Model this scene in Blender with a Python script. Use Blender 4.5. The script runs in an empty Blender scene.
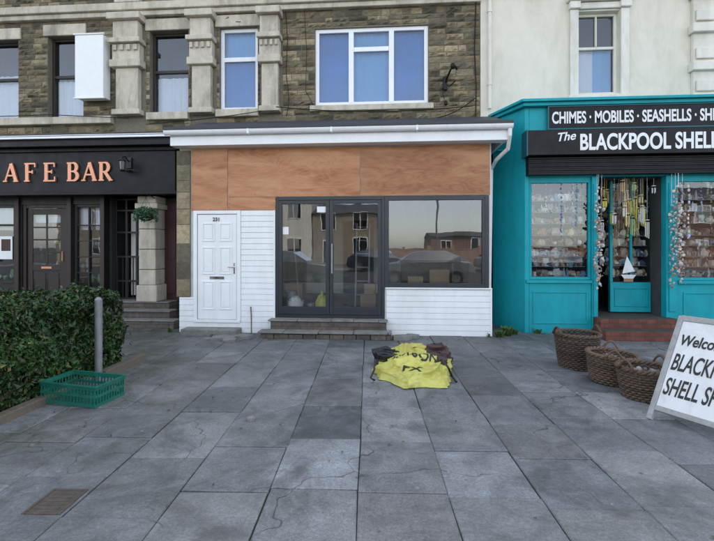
import bpy, bmesh, math, random
from mathutils import Vector, Matrix, noise
from mathutils.bvhtree import BVHTree
random.seed(7)
R=random.random
def U(a,b): return a+(b-a)*R()
scene=bpy.context.scene
COL=scene.collection

# ------------------------------------------------------------------ materials
def new_mat(name):
    m=bpy.data.materials.new(name); m.use_nodes=True
    nt=m.node_tree; nt.nodes.clear()
    return m,nt
def mathn(nt,op,a,b=None,clamp=False):
    n=nt.nodes.new('ShaderNodeMath'); n.operation=op; n.use_clamp=clamp
    for i,v in enumerate((a,b)):
        if v is None: continue
        if hasattr(v,'links'): nt.links.new(v,n.inputs[i])
        else: n.inputs[i].default_value=v
    return n.outputs[0]
def mixc(nt,fac,a,b,mode='MIX'):
    n=nt.nodes.new('ShaderNodeMix'); n.data_type='RGBA'; n.blend_type=mode
    if hasattr(fac,'links'): nt.links.new(fac,n.inputs[0])
    else: n.inputs[0].default_value=fac
    for i,v in ((6,a),(7,b)):
        if hasattr(v,'links'): nt.links.new(v,n.inputs[i])
        else: n.inputs[i].default_value=(v[0],v[1],v[2],1)
    return n.outputs[2]
def noisen(nt,vec,scale,detail=5,rough=.6,dist=0):
    n=nt.nodes.new('ShaderNodeTexNoise'); n.inputs['Scale'].default_value=scale
    n.inputs['Detail'].default_value=detail; n.inputs['Roughness'].default_value=rough
    n.inputs['Distortion'].default_value=dist
    nt.links.new(vec,n.inputs['Vector']); return n.outputs['Fac']
def rng(nt,v,a,b,c,d):
    n=nt.nodes.new('ShaderNodeMapRange'); nt.links.new(v,n.inputs[0])
    for i,x in enumerate((a,b,c,d)): n.inputs[i+1].default_value=x
    return n.outputs[0]
def mapping(nt,sc=(1,1,1)):
    tc=nt.nodes.new('ShaderNodeTexCoord'); mp=nt.nodes.new('ShaderNodeMapping')
    mp.inputs['Scale'].default_value=sc
    nt.links.new(tc.outputs['Object'],mp.inputs['Vector']); return mp.outputs[0]
def M(name,col,rough=.6,var=.15,scale=5,bump=.15,bscale=60,metal=0,attr=False,dirt=None,dirtamt=.5,dirtscale=1.3,stretch=(1,1,1),spec=.5,dist=.01,drip=False):
    m,nt=new_mat(name)
    out=nt.nodes.new('ShaderNodeOutputMaterial'); b=nt.nodes.new('ShaderNodeBsdfPrincipled')
    nt.links.new(b.outputs[0],out.inputs[0])
    v=mapping(nt,stretch)
    n1=noisen(nt,v,scale,5,.65)
    f=rng(nt,n1,.25,.75,1-var,1+var)
    if attr:
        a=nt.nodes.new('ShaderNodeVertexColor'); a.layer_name='Col'
        base=mixc(nt,1,a.outputs[0],(col[0],col[1],col[2]),'MULTIPLY')
    else:
        r=nt.nodes.new('ShaderNodeRGB'); r.outputs[0].default_value=(*col,1); base=r.outputs[0]
    cb=nt.nodes.new('ShaderNodeCombineXYZ')
    for i in range(3): nt.links.new(f,cb.inputs[i])
    c=mixc(nt,1,base,cb.outputs[0],'MULTIPLY')
    if dirt:
        dv=mapping(nt,(1,1,.25)) if drip else v
        n2=noisen(nt,dv,dirtscale,7,.7,.6)
        c=mixc(nt,rng(nt,n2,.45,.75,0,dirtamt),c,dirt)
    nt.links.new(c,b.inputs['Base Color'])
    nt.links.new(rng(nt,n1,.3,.7,max(0,rough-.1),min(1,rough+.1)),b.inputs['Roughness'])
    b.inputs['Metallic'].default_value=metal
    b.inputs['Specular IOR Level'].default_value=spec
    if bump>0:
        nb=noisen(nt,v,bscale,4,.7)
        bp=nt.nodes.new('ShaderNodeBump'); bp.inputs['Strength'].default_value=bump; bp.inputs['Distance'].default_value=dist
        nt.links.new(nb,bp.inputs['Height']); nt.links.new(bp.outputs[0],b.inputs['Normal'])
    return m
def glass_mat(name,base=.14,gain=1.6,tint=(.75,.8,.8),wob=.02):
    m,nt=new_mat(name)
    out=nt.nodes.new('ShaderNodeOutputMaterial')
    tr=nt.nodes.new('ShaderNodeBsdfTransparent'); tr.inputs[0].default_value=(*tint,1)
    gl=nt.nodes.new('ShaderNodeBsdfGlossy'); gl.inputs['Roughness'].default_value=.0
    gl.inputs[0].default_value=(.95,.97,1,1)
    fr=nt.nodes.new('ShaderNodeFresnel'); fr.inputs[0].default_value=1.5
    fac=mathn(nt,'ADD',mathn(nt,'MULTIPLY',fr.outputs[0],gain),base,True)
    v=mapping(nt); nb=noisen(nt,v,1.6,2,.5)
    bp=nt.nodes.new('ShaderNodeBump'); bp.inputs['Strength'].default_value=wob; bp.inputs['Distance'].default_value=.1
    nt.links.new(nb,bp.inputs['Height']); nt.links.new(bp.outputs[0],gl.inputs['Normal'])
    mx=nt.nodes.new('ShaderNodeMixShader'); nt.links.new(fac,mx.inputs[0])
    nt.links.new(tr.outputs[0],mx.inputs[1]); nt.links.new(gl.outputs[0],mx.inputs[2]); nt.links.new(mx.outputs[0],out.inputs[0])
    return m

def paving_mat():
    m,nt=new_mat('paving_stone')
    out=nt.nodes.new('ShaderNodeOutputMaterial'); b=nt.nodes.new('ShaderNodeBsdfPrincipled')
    nt.links.new(b.outputs[0],out.inputs[0])
    v=mapping(nt)
    a=nt.nodes.new('ShaderNodeVertexColor'); a.layer_name='Col'
    big=noisen(nt,v,.7,5,.65,.8); mid=noisen(nt,v,4,7,.7,.4); fine=noisen(nt,v,45,5,.75)
    grain=noisen(nt,v,190,2,.8)
    f=mathn(nt,'MULTIPLY',rng(nt,big,.3,.7,.74,1.25),rng(nt,mid,.25,.75,.62,1.35))
    f=mathn(nt,'MULTIPLY',f,rng(nt,fine,.3,.7,.70,1.30))
    f=mathn(nt,'MULTIPLY',f,rng(nt,grain,.3,.7,.64,1.34))
    cb=nt.nodes.new('ShaderNodeCombineXYZ')
    for i in range(3): nt.links.new(f,cb.inputs[i])
    c=mixc(nt,1,a.outputs[0],cb.outputs[0],'MULTIPLY')
    sp=nt.nodes.new('ShaderNodeSeparateXYZ'); nt.links.new(v,sp.inputs[0])
    gx=rng(nt,sp.outputs[0],-.3,-3.0,0,1)
    al=mathn(nt,'MULTIPLY',gx,rng(nt,noisen(nt,v,1.5,8,.7,1),.40,.62,0,1),True)
    c=mixc(nt,mathn(nt,'MULTIPLY',al,.7),c,(.066,.076,.038))
    dk=rng(nt,noisen(nt,v,1.1,9,.72,1.5),.50,.68,0,.65)
    c=mixc(nt,dk,c,(.055,.055,.050))
    gy=mathn(nt,'MULTIPLY',rng(nt,sp.outputs[1],6.3,7.7,0,1),rng(nt,noisen(nt,v,3,6,.7,1),.3,.6,.2,1),True)
    c=mixc(nt,mathn(nt,'MULTIPLY',gy,.7),c,(.055,.052,.045))
    lt_=rng(nt,noisen(nt,v,2.3,8,.7,1.0),.56,.72,0,.4)
    c=mixc(nt,lt_,c,(.31,.31,.285))
    # thin hairline cracks and scratches
    vc=nt.nodes.new('ShaderNodeTexVoronoi'); vc.feature='DISTANCE_TO_EDGE'; vc.inputs['Scale'].default_value=.55
    wv=nt.nodes.new('ShaderNodeVectorMath'); wv.operation='ADD'
    nz=nt.nodes.new('ShaderNodeTexNoise'); nz.inputs['Scale'].default_value=3; nt.links.new(v,nz.inputs['Vector'])
    sc=nt.nodes.new('ShaderNodeVectorMath'); sc.operation='SCALE'; sc.inputs['Scale'].default_value=.5; nt.links.new(nz.outputs['Color'],sc.inputs[0])
    nt.links.new(v,wv.inputs[0]); nt.links.new(sc.outputs[0],wv.inputs[1]); nt.links.new(wv.outputs[0],vc.inputs['Vector'])
    cr_=mathn(nt,'MULTIPLY',rng(nt,vc.outputs['Distance'],.0,.004,1,0),rng(nt,big,.42,.55,0,1))
    c=mixc(nt,mathn(nt,'MULTIPLY',cr_,.8),c,(.02,.02,.018))
    vo=nt.nodes.new('ShaderNodeTexVoronoi'); vo.inputs['Scale'].default_value=5.5; nt.links.new(v,vo.inputs['Vector'])
    s=rng(nt,vo.outputs['Distance'],.06,.10,1,0)
    vs=nt.nodes.new('ShaderNodeSeparateColor'); nt.links.new(vo.outputs['Color'],vs.inputs[0])
    s=mathn(nt,'MULTIPLY',s,mathn(nt,'GREATER_THAN',vs.outputs[0],.74))
    c=mixc(nt,mathn(nt,'MULTIPLY',s,.4),c,(.36,.36,.33))
    s2=mathn(nt,'MULTIPLY',rng(nt,vo.outputs['Distance'],.05,.09,1,0),mathn(nt,'LESS_THAN',vs.outputs[1],.28))
    c=mixc(nt,mathn(nt,'MULTIPLY',s2,.6),c,(.02,.02,.02))
    nt.links.new(c,b.inputs['Base Color'])
    nt.links.new(rng(nt,mid,.3,.7,.45,.78),b.inputs['Roughness'])
    b.inputs['Specular IOR Level'].default_value=.4
    h=mathn(nt,'ADD',mathn(nt,'MULTIPLY',fine,.5),mathn(nt,'MULTIPLY',mid,1.5))
    h=mathn(nt,'ADD',h,mathn(nt,'MULTIPLY',grain,.25))
    bp=nt.nodes.new('ShaderNodeBump'); bp.inputs['Strength'].default_value=.5; bp.inputs['Distance'].default_value=.012
    nt.links.new(h,bp.inputs['Height']); nt.links.new(bp.outputs[0],b.inputs['Normal'])
    return m
def plywood_mat():
    m,nt=new_mat('plywood')
    out=nt.nodes.new('ShaderNodeOutputMaterial'); b=nt.nodes.new('ShaderNodeBsdfPrincipled')
    nt.links.new(b.outputs[0],out.inputs[0])
    tc=nt.nodes.new('ShaderNodeTexCoord'); oi=nt.nodes.new('ShaderNodeObjectInfo')
    mp=nt.nodes.new('ShaderNodeMapping'); mp.inputs['Scale'].default_value=(.8,1,3.2)
    nt.links.new(tc.outputs['Object'],mp.inputs['Vector'])
    ofs=nt.nodes.new('ShaderNodeVectorMath'); ofs.operation='ADD'
    cb=nt.nodes.new('ShaderNodeCombineXYZ')
    r30=mathn(nt,'MULTIPLY',oi.outputs['Random'],30)
    for i in range(3): nt.links.new(r30,cb.inputs[i])
    nt.links.new(mp.outputs[0],ofs.inputs[0]); nt.links.new(cb.outputs[0],ofs.inputs[1])
    v=ofs.outputs[0]
    n1=noisen(nt,v,.75,3,.5,.9)
    bands=mathn(nt,'SINE',mathn(nt,'MULTIPLY',n1,95)); bands=rng(nt,bands,-1,1,0,1)
    mp2=nt.nodes.new('ShaderNodeMapping'); mp2.inputs['Scale'].default_value=(1,1,9); nt.links.new(v,mp2.inputs['Vector'])
    n2=noisen(nt,mp2.outputs[0],7,7,.75,.2); n3=noisen(nt,v,1.3,5,.6,.5)
    c=mixc(nt,bands,(.35,.135,.052),(.46,.205,.088))
    c=mixc(nt,rng(nt,n2,.35,.7,0,.75),c,(.25,.088,.033))
    c=mixc(nt,rng(nt,n3,.38,.64,0,.75),c,(.56,.29,.145))
    vo=nt.nodes.new('ShaderNodeTexVoronoi'); vo.inputs['Scale'].default_value=2.2; nt.links.new(v,vo.inputs['Vector'])
    c=mixc(nt,rng(nt,vo.outputs['Distance'],.03,.10,.55,0),c,(.14,.05,.02))
    rr=rng(nt,oi.outputs['Random'],0,1,.80,1.18)
    cb2=nt.nodes.new('ShaderNodeCombineXYZ')
    for i in range(3): nt.links.new(rr,cb2.inputs[i])
    c=mixc(nt,1,c,cb2.outputs[0],'MULTIPLY')
    nt.links.new(c,b.inputs['Base Color']); b.inputs['Roughness'].default_value=.62
    bp=nt.nodes.new('ShaderNodeBump'); bp.inputs['Strength'].default_value=.15; bp.inputs['Distance'].default_value=.004
    nt.links.new(n2,bp.inputs['Height']); nt.links.new(bp.outputs[0],b.inputs['Normal'])
    return m
def brick_mat(name,c1,c2,mort,sc=1.0,bw=.225,rh=.075):
    m,nt=new_mat(name)
    out=nt.nodes.new('ShaderNodeOutputMaterial'); b=nt.nodes.new('ShaderNodeBsdfPrincipled')
    nt.links.new(b.outputs[0],out.inputs[0])
    tc=nt.nodes.new('ShaderNodeTexCoord'); sp=nt.nodes.new('ShaderNodeSeparateXYZ'); nt.links.new(tc.outputs['Object'],sp.inputs[0])
    cb=nt.nodes.new('ShaderNodeCombineXYZ'); nt.links.new(mathn(nt,'ADD',sp.outputs[0],sp.outputs[1]),cb.inputs[0]); nt.links.new(sp.outputs[2],cb.inputs[1])
    br=nt.nodes.new('ShaderNodeTexBrick'); nt.links.new(cb.outputs[0],br.inputs['Vector'])
    br.inputs['Scale'].default_value=sc; br.inputs['Brick Width'].default_value=bw; br.inputs['Row Height'].default_value=rh
    br.inputs['Mortar Size'].default_value=.008
    br.inputs['Color1'].default_value=(*c1,1); br.inputs['Color2'].default_value=(*c2,1); br.inputs['Mortar'].default_value=(*mort,1)
    n=noisen(nt,tc.outputs['Object'],9,6,.7)
    f=rng(nt,n,.3,.7,.6,1.3); c3=nt.nodes.new('ShaderNodeCombineXYZ')
    for i in range(3): nt.links.new(f,c3.inputs[i])
    nt.links.new(mixc(nt,1,br.outputs[0],c3.outputs[0],'MULTIPLY'),b.inputs['Base Color']); b.inputs['Roughness'].default_value=.8
    bp=nt.nodes.new('ShaderNodeBump'); bp.inputs['Strength'].default_value=.5; bp.inputs['Distance'].default_value=.01; bp.invert=True
    nt.links.new(br.outputs['Fac'],bp.inputs['Height']); nt.links.new(bp.outputs[0],b.inputs['Normal'])
    return m

m_pave=paving_mat()
m_joint=M('joint_dirt',(.030,.030,.024),.95,.4,20,.5,60,dirt=(.04,.06,.018),dirtamt=.7,dirtscale=2)
m_kerb=M('kerb_granite',(.30,.29,.28),.8,.2,20,.3,80)
m_asph=M('asphalt',(.07,.07,.07),.9,.25,30,.5,150)
m_earth=M('ground_earth',(.10,.10,.08),.95,.3,.5,.2,5)
m_line=M('road_paint',(.75,.75,.72),.7,.2,30,.2,90)
m_stone=M('rockfaced_stone',(.78,.72,.61),.9,.35,14,.9,32,attr=True,dirt=(.035,.031,.022),dirtamt=.65,dirtscale=1.6,dist=.02)
m_mort=M('mortar',(.17,.15,.115),.95,.3,20,.4,60)
m_sand=M('dressed_sandstone',(.56,.50,.40),.85,.18,6,.5,35,dirt=(.13,.11,.08),dirtamt=.8,dirtscale=2.6,drip=True)
m_cream=M('cream_stucco',(.72,.67,.56),.85,.07,3,.25,40,dirt=(.42,.37,.28),dirtamt=.6,dirtscale=1.5,drip=True)
m_creampaint=M('cream_paint',(.74,.70,.61),.7,.08,5,.2,40,dirt=(.38,.34,.27),dirtamt=.5,dirtscale=3,drip=True)
m_white=M('white_upvc',(.84,.84,.83),.35,.03,6,.03,30,dirt=(.6,.6,.57),dirtamt=.35,dirtscale=2.5,drip=True)
m_white2=M('white_cladding',(.83,.83,.82),.38,.03,6,.04,30,dirt=(.58,.56,.52),dirtamt=.45,dirtscale=2.2,drip=True)
m_ply=plywood_mat()
m_anth=M('anthracite_frame',(.022,.024,.028),.4,.1,8,.05,60)
m_black=M('black_paint',(.006,.006,.007),.42,.25,7,.1,40,dirt=(.018,.017,.016),dirtamt=.4,dirtscale=2,drip=True,spec=.25)
m_blackwood=M('black_wood',(.010,.008,.007),.5,.25,9,.2,50)
m_brownwood=M('dark_brown_wood',(.026,.015,.011),.5,.3,9,.2,50)
m_roof=M('lead_flashing',(.045,.047,.052),.6,.25,5,.3,20)
m_slate=M('roof_slate',(.09,.09,.10),.75,.25,8,.3,30)
m_copper=M('copper_letters',(.66,.30,.18),.38,.1,10,.0,30,metal=.5)
m_teal=M('teal_paint',(.006,.33,.38),.5,.12,4,.15,35,dirt=(.008,.17,.20),dirtamt=.5,dirtscale=2.5,drip=True,spec=.3)
m_tealdk=M('dark_teal_paint',(.008,.12,.145),.5,.2,6,.15,35)
m_signwhite=M('sign_white',(.82,.82,.80),.5,.04,8,.0,30)
m_maroon=M('maroon_paint',(.045,.010,.012),.5,.2,7,.1,30)
m_redstep=brick_mat('red_quarry_tile',(.20,.055,.032),(.14,.04,.026),(.07,.055,.04),1,.15,.075)
m_brickstep=brick_mat('step_brick',(.15,.11,.085),(.10,.08,.066),(.075,.068,.055),1,.22,.08)
m_redbrick=brick_mat('red_brick',(.26,.11,.07),(.20,.085,.06),(.30,.27,.24))
m_buffbrick=brick_mat('buff_brick',(.34,.27,.19),(.28,.22,.15),(.33,.30,.26))
m_conc=M('concrete',(.22,.21,.19),.9,.25,9,.4,50,dirt=(.07,.07,.058),dirtamt=.7,dirtscale=4)
m_timber=M('weathered_timber',(.15,.12,.09),.85,.3,6,.4,30,stretch=(1,6,6))
m_card=M('cardboard',(.36,.25,.15),.85,.15,6,.1,30)
m_leaf=M('hedge_leaf',(.70,.72,.70),.42,.2,30,.0,60,attr=True,spec=.4)
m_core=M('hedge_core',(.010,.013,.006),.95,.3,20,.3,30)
m_crate=M('green_plastic',(.010,.15,.10),.45,.2,8,.1,60,dirt=(.045,.08,.055),dirtamt=.5,dirtscale=4)
m_wick=M('wicker',(.75,.76,.76),.7,.3,40,.3,120,attr=True)
m_bag=M('yellow_woven_plastic',(.60,.565,.125),.5,.16,5,.3,260,dirt=(.32,.29,.12),dirtamt=.6,dirtscale=5,dist=.003)
m_bagblack=M('black_plastic',(.010,.010,.011),.3,.2,8,.1,40)
m_baginner=M('brown_plastic',(.055,.030,.026),.5,.4,8,.2,40)
m_print=M('black_print',(.02,.025,.02),.6,.2,20,.0,40)
m_galv=M('galvanised_steel',(.24,.25,.25),.55,.2,10,.1,40,metal=.3,dirt=(.11,.10,.09),dirtamt=.6,dirtscale=6)
m_alu=M('dull_aluminium',(.35,.36,.37),.6,.2,10,.1,40,metal=.2)
m_iron=M('cast_iron',(.10,.075,.06),.7,.35,20,.3,60,metal=.1,dirt=(.05,.045,.035),dirtamt=.8,dirtscale=9)
m_curt=M('net_curtain',(.66,.67,.70),.9,.06,6,.1,30)
m_bluecurt=M('blue_curtain',(.035,.20,.50),.85,.22,1.6,.1,30)
m_netsky=M('net_with_sky_reflection',(.16,.38,.62),.9,.15,1.6,.1,30)  # net whose paler blue is the sky's reflection in the panes, painted in
m_plaster=M('interior_plaster',(.62,.60,.56),.9,.2,2,.2,20)
m_floor=M('interior_floor',(.26,.22,.18),.6,.2,3,.2,20)
m_shell=M('mixed_items',(1,1,1),.45,.15,30,.0,60,attr=True)
m_shopin=M('shop_backing',(.06,.065,.065),.9,.3,4,.1,20)
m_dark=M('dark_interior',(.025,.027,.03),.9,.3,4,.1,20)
m_tyre=M('tyre_rubber',(.02,.02,.02),.8,.1,20,.1,60)
m_car1=M('car_paint_silver',(.22,.23,.24),.3,.02,4,0,10,metal=.3)
m_car2=M('car_paint_dark',(.02,.03,.05),.2,.02,4,0,10,metal=.3)
m_carred=M('car_paint_grey',(.10,.10,.11),.25,.02,4,0,10,metal=.1)
m_chrome=M('chrome',(.7,.7,.7),.2,.02,4,0,10,metal=1)
m_orange=M('terracotta_render',(.36,.22,.15),.8,.15,4,.2,30)
m_glass=glass_mat('shop_glass',.05,1.5,(.88,.91,.91),.012)
m_glass_up=glass_mat('upstairs_glass',.03,1.5,(.88,.93,.97),.02)
m_glass_old=glass_mat('old_window_glass',.0,1.0,(.9,.93,.93),.03)
m_carglass=glass_mat('car_glass',.1,2,(.1,.1,.1),0)

# ------------------------------------------------------------------ mesh builder
class MB:
    def __init__(s): s.v=[];s.f=[];s.c=[];s.mi=[];s.M=None
    def add(s,vs,fs,col=(1,1,1),mi=0):
        o=len(s.v)
        if s.M is not None: vs=[s.M@Vector(p) for p in vs]
        s.v.extend([tuple(p) for p in vs])
        for f in fs:
            s.f.append(tuple(i+o for i in f)); s.c.append(col); s.mi.append(mi)
    def box(s,x0,x1,y0,y1,z0,z1,col=(1,1,1),mi=0):
        s.add([(x0,y0,z0),(x1,y0,z0),(x1,y1,z0),(x0,y1,z0),(x0,y0,z1),(x1,y0,z1),(x1,y1,z1),(x0,y1,z1)],
              [(0,3,2,1),(4,5,6,7),(0,1,5,4),(1,2,6,5),(2,3,7,6),(3,0,4,7)],col,mi)
    def prism(s,pts,z0,z1,col=(1,1,1),mi=0):
        n=len(pts)
        s.add([(p[0],p[1],z0) for p in pts]+[(p[0],p[1],z1) for p in pts],
              [tuple(range(n-1,-1,-1)),tuple(range(n,2*n))]+[(i,(i+1)%n,n+(i+1)%n,n+i) for i in range(n)],col,mi)
    def quad(s,a,b,c,d,col=(1,1,1),mi=0): s.add([a,b,c,d],[(0,1,2,3)],col,mi)
    def cyl(s,p0,p1,r0,r1=None,n=12,col=(1,1,1),mi=0,cap=True):
        if r1 is None: r1=r0
        p0=Vector(p0);p1=Vector(p1);d=(p1-p0).normalized()
        a=d.orthogonal().normalized();b=d.cross(a)
        vs=[];fs=[]
        for p,r in((p0,r0),(p1,r1)):
            for i in range(n):
                t=2*math.pi*i/n; vs.append(p+a*r*math.cos(t)+b*r*math.sin(t))
        for i in range(n): fs.append((i,(i+1)%n,n+(i+1)%n,n+i))
        if cap: fs.append(tuple(range(n-1,-1,-1))); fs.append(tuple(range(n,2*n)))
        s.add(vs,fs,col,mi)
    def tube(s,pts,r,n=6,col=(1,1,1),mi=0,closed=False):
        pts=[Vector(p) for p in pts];N=len(pts);vs=[];fs=[]
        up=None
        for i,p in enumerate(pts):
            if closed: d=pts[(i+1)%N]-pts[i-1]
            else: d=pts[min(i+1,N-1)]-pts[max(i-1,0)]
            d.normalize()
            if up is None: up=d.orthogonal().normalized()
            a=(up-d*up.dot(d))
            if a.length<1e-4: a=d.orthogonal()
            a.normalize(); up=a; b=d.cross(a)
            rr=r[i] if isinstance(r,list) else r
            for k in range(n):
                t=2*math.pi*k/n; vs.append(p+a*rr*math.cos(t)+b*rr*math.sin(t))
        for i in range(N if closed else N-1):
            j=(i+1)%N
            for k in range(n): fs.append((i*n+k,i*n+(k+1)%n,j*n+(k+1)%n,j*n+k))
        if not closed: fs.append(tuple(range(n-1,-1,-1))); fs.append(tuple(range((N-1)*n,N*n)))
        s.add(vs,fs,col,mi)
    def blob(s,c,rx,ry,rz,col=(1,1,1),mi=0,n=7,m=5,jit=0):
        vs=[(c[0],c[1],c[2]-rz)];fs=[]
        for j in range(1,m):
            ph=-math.pi/2+math.pi*j/m
            for i in range(n):
                t=2*math.pi*i/n;k=1+U(-jit,jit)
                vs.append((c[0]+rx*k*math.cos(ph)*math.cos(t),c[1]+ry*k*math.cos(ph)*math.sin(t),c[2]+rz*k*math.sin(ph)))
        vs.append((c[0],c[1],c[2]+rz));T=len(vs)-1
        for i in range(n):
            fs.append((0,1+(i+1)%n,1+i)); fs.append((T,T-n+i,T-n+(i+1)%n))
        for j in range(m-2):
            for i in range(n):
                a=1+j*n+i;b=1+j*n+(i+1)%n; fs.append((a,b,b+n,a+n))
        s.add(vs,fs,col,mi)
    def obj(s,name,mats,parent=None,smooth=False,bevel=0,segs=2):
        me=bpy.data.meshes.new(name); me.from_pydata(s.v,[],s.f); me.update()
        if not isinstance(mats,(list,tuple)): mats=[mats]
        for m in mats: me.materials.append(m)
        me.polygons.foreach_set('material_index',s.mi)
        ca=me.color_attributes.new('Col','FLOAT_COLOR','CORNER')
        arr=[]
        for p,c in zip(me.polygons,s.c): arr.extend([c[0],c[1],c[2],1.0]*p.loop_total)
        ca.data.foreach_set('color',arr)
        if smooth: me.polygons.foreach_set('use_smooth',[True]*len(me.polygons))
        o=bpy.data.objects.new(name,me); COL.objects.link(o)
        if bevel>0:
            b=o.modifiers.new('bevel','BEVEL'); b.width=bevel; b.segments=segs; b.limit_method='ANGLE'; b.angle_limit=math.radians(40)
            b.harden_normals=False
        if parent: par(o,parent)
        return o
def par(o,p):
    o.parent=p; o.matrix_parent_inverse=Matrix.Translation(-p.location)
def empty(name,loc=(0,0,0)):
    e=bpy.data.objects.new(name,None); e.location=loc; e.empty_display_size=.3; COL.objects.link(e); return e
def pane(name,x0,x1,z0,z1,y,mat,parent):
    m=MB(); m.quad((x0,y,z0),(x1,y,z0),(x1,y,z1),(x0,y,z1)); return m.obj(name,mat,parent)
def text(name,body,size,loc,rot,mat,parent,extrude=.004,offset=0,align='LEFT',shear=0,width=None,mtx=None):
    cu=bpy.data.curves.new(name,'FONT'); cu.body=body; cu.size=size; cu.extrude=extrude; cu.offset=offset
    cu.align_x=align; cu.shear=shear
    o=bpy.data.objects.new(name,cu); COL.objects.link(o); cu.materials.append(mat)
    if width:
        bpy.context.view_layer.update(); w=o.dimensions.x; o.scale.x=width/w
    if mtx is not None: o.matrix_world=mtx@Matrix.Diagonal((o.scale.x,1,1,1))
    else:
        o.location=loc; o.rotation_euler=rot
    if parent: par(o,parent)
    return o
def wall(name,x0,x1,z0,z1,y,th,holes,mat,parent):
    xs=sorted({x0,x1}|{h[0] for h in holes}|{h[1] for h in holes}); zs=sorted({z0,z1}|{h[2] for h in holes}|{h[3] for h in holes})
    xs=[x for x in xs if x0<=x<=x1]; zs=[z for z in zs if z0<=z<=z1]
    def solid(i,j):
        if i<0 or j<0 or i>=len(xs)-1 or j>=len(zs)-1: return False
        cx=(xs[i]+xs[i+1])/2; cz=(zs[j]+zs[j+1])/2
        return not any(h[0]<cx<h[1] and h[2]<cz<h[3] for h in holes)
    m=MB()
    for i in range(len(xs)-1):
        for j in range(len(zs)-1):
            if not solid(i,j): continue
            a,b,c,d=xs[i],xs[i+1],zs[j],zs[j+1];y2=y+th
            m.quad((a,y,c),(b,y,c),(b,y,d),(a,y,d)); m.quad((b,y2,c),(a,y2,c),(a,y2,d),(b,y2,d))
            if not solid(i-1,j): m.quad((a,y2,c),(a,y,c),(a,y,d),(a,y2,d))
            if not solid(i+1,j): m.quad((b,y,c),(b,y2,c),(b,y2,d),(b,y,d))
            if not solid(i,j-1): m.quad((a,y2,c),(b,y2,c),(b,y,c),(a,y,c))
            if not solid(i,j+1): m.quad((a,y,d),(b,y,d),(b,y2,d),(a,y2,d))
    return m.obj(name,mat,parent)
PAL=[(.30,.25,.165),(.24,.21,.15),(.38,.33,.23),(.17,.155,.11),(.27,.25,.18),(.44,.39,.28),(.20,.18,.13),(.34,.30,.22),(.13,.12,.09)]
def stones(name,x0,x1,z0,z1,y,holes,parent,ch=(.08,.14),bl=(.14,.40),proud=.045,mat=None):
    m=MB(); z=z0
    while z<z1-.02:
        h=min(U(*ch),z1-z)
        if z1-z-h<.05: h=z1-z
        iv=[(x0,x1)]
        for (a,b,c,d) in holes:
            if c<z+h-.01 and d>z+.01:
                ni=[]
                for (p,q) in iv:
                    if b<=p or a>=q: ni.append((p,q)); continue
                    if a>p: ni.append((p,a))
                    if b<q: ni.append((b,q))
                iv=ni
        for (p,q) in iv:
            x=p
            while x<q-.01:
                w=U(*bl)
                if q-x-w<.12: w=q-x
                w=min(w,q-x)
                g=.007; a,b,c,d=x+g,x+w-g,z+g,z+h-g
                if b-a>.02 and d-c>.02:
                    nx=max(2,int((b-a)/.06));nz=3;vs=[];fs=[]
                    P=U(.3,1)*proud
                    for jj in range(nz+1):
                        for ii in range(nx+1):
                            edge=ii in(0,nx) or jj in(0,nz)
                            vs.append((a+(b-a)*ii/nx+(0 if edge else U(-.012,.012)),y-(.004+P*.25*R() if edge else P*U(.3,1.5)),c+(d-c)*jj/nz+(0 if edge else U(-.01,.01))))
                    for jj in range(nz):
                        for ii in range(nx):
                            k=jj*(nx+1)+ii; fs.append((k,k+1,k+nx+2,k+nx+1))
                    o=len(vs); ring=[i for i in range(nx+1)]+[ (nx+1)*j+nx for j in range(1,nz+1)]+[(nx+1)*nz+i for i in range(nx-1,-1,-1)]+[(nx+1)*j for j in range(nz-1,0,-1)]
                    for r in ring: vs.append((vs[r][0],y+.02,vs[r][2]))
                    n=len(ring)
                    for i in range(n): fs.append((ring[i],o+i,o+(i+1)%n,ring[(i+1)%n]))
                    cc=random.choice(PAL);k=U(.7,1.25)
                    m.add(vs,fs,(cc[0]*k,cc[1]*k,cc[2]*k))
                x+=w
        z+=h
    return m.obj(name,mat or m_stone,parent)
def curtain_mesh(parent,a,b,c,e,y,mat,amp=.018):
    n=max(8,int((b-a)/.02));mm=MB();vs=[];fs=[];ph=U(0,6)
    for i in range(n+1):
        xx=a+(b-a)*i/n; yy=y+amp*math.sin(i*.75+1.5*math.sin(i*.21+ph))
        vs+= [(xx,yy,c),(xx+.004*math.sin(i),yy,e)]
    for i in range(n): fs.append((2*i,2*i+2,2*i+3,2*i+1))
    mm.add(vs,fs); mm.obj('curtain',mat,parent,smooth=True)
def window(parent,x0,x1,z0,z1,y,frame,glass,bars_v=(),bars_h=(),fw=.055,depth=.07,curtain=None,cmat=None):
    m=MB(); d=depth
    m.box(x0,x0+fw,y,y+d,z0,z1); m.box(x1-fw,x1,y,y+d,z0,z1)
    m.box(x0+fw,x1-fw,y+.001,y+d,z0,z0+fw); m.box(x0+fw,x1-fw,y+.001,y+d,z1-fw,z1)
    for (xx,w,za,zb) in bars_v: m.box(xx-w/2,xx+w/2,y-.003,y+d-.01,za,zb)
    for (zz,w,xa,xb) in bars_h: m.box(xa,xb,y+.004,y+d-.005,zz-w/2,zz+w/2)
    m.obj('window_frame',frame,parent,bevel=.006)
    pane('window_glass',x0+fw,x1-fw,z0+fw,z1-fw,y+d*.6,glass,parent)
    if curtain:
        for i,(a,b,c,e) in enumerate(curtain): curtain_mesh(parent,a,b,c,e,y+.13,(cmat[i] if cmat else m_curt),.010 if cmat else .018)

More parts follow.
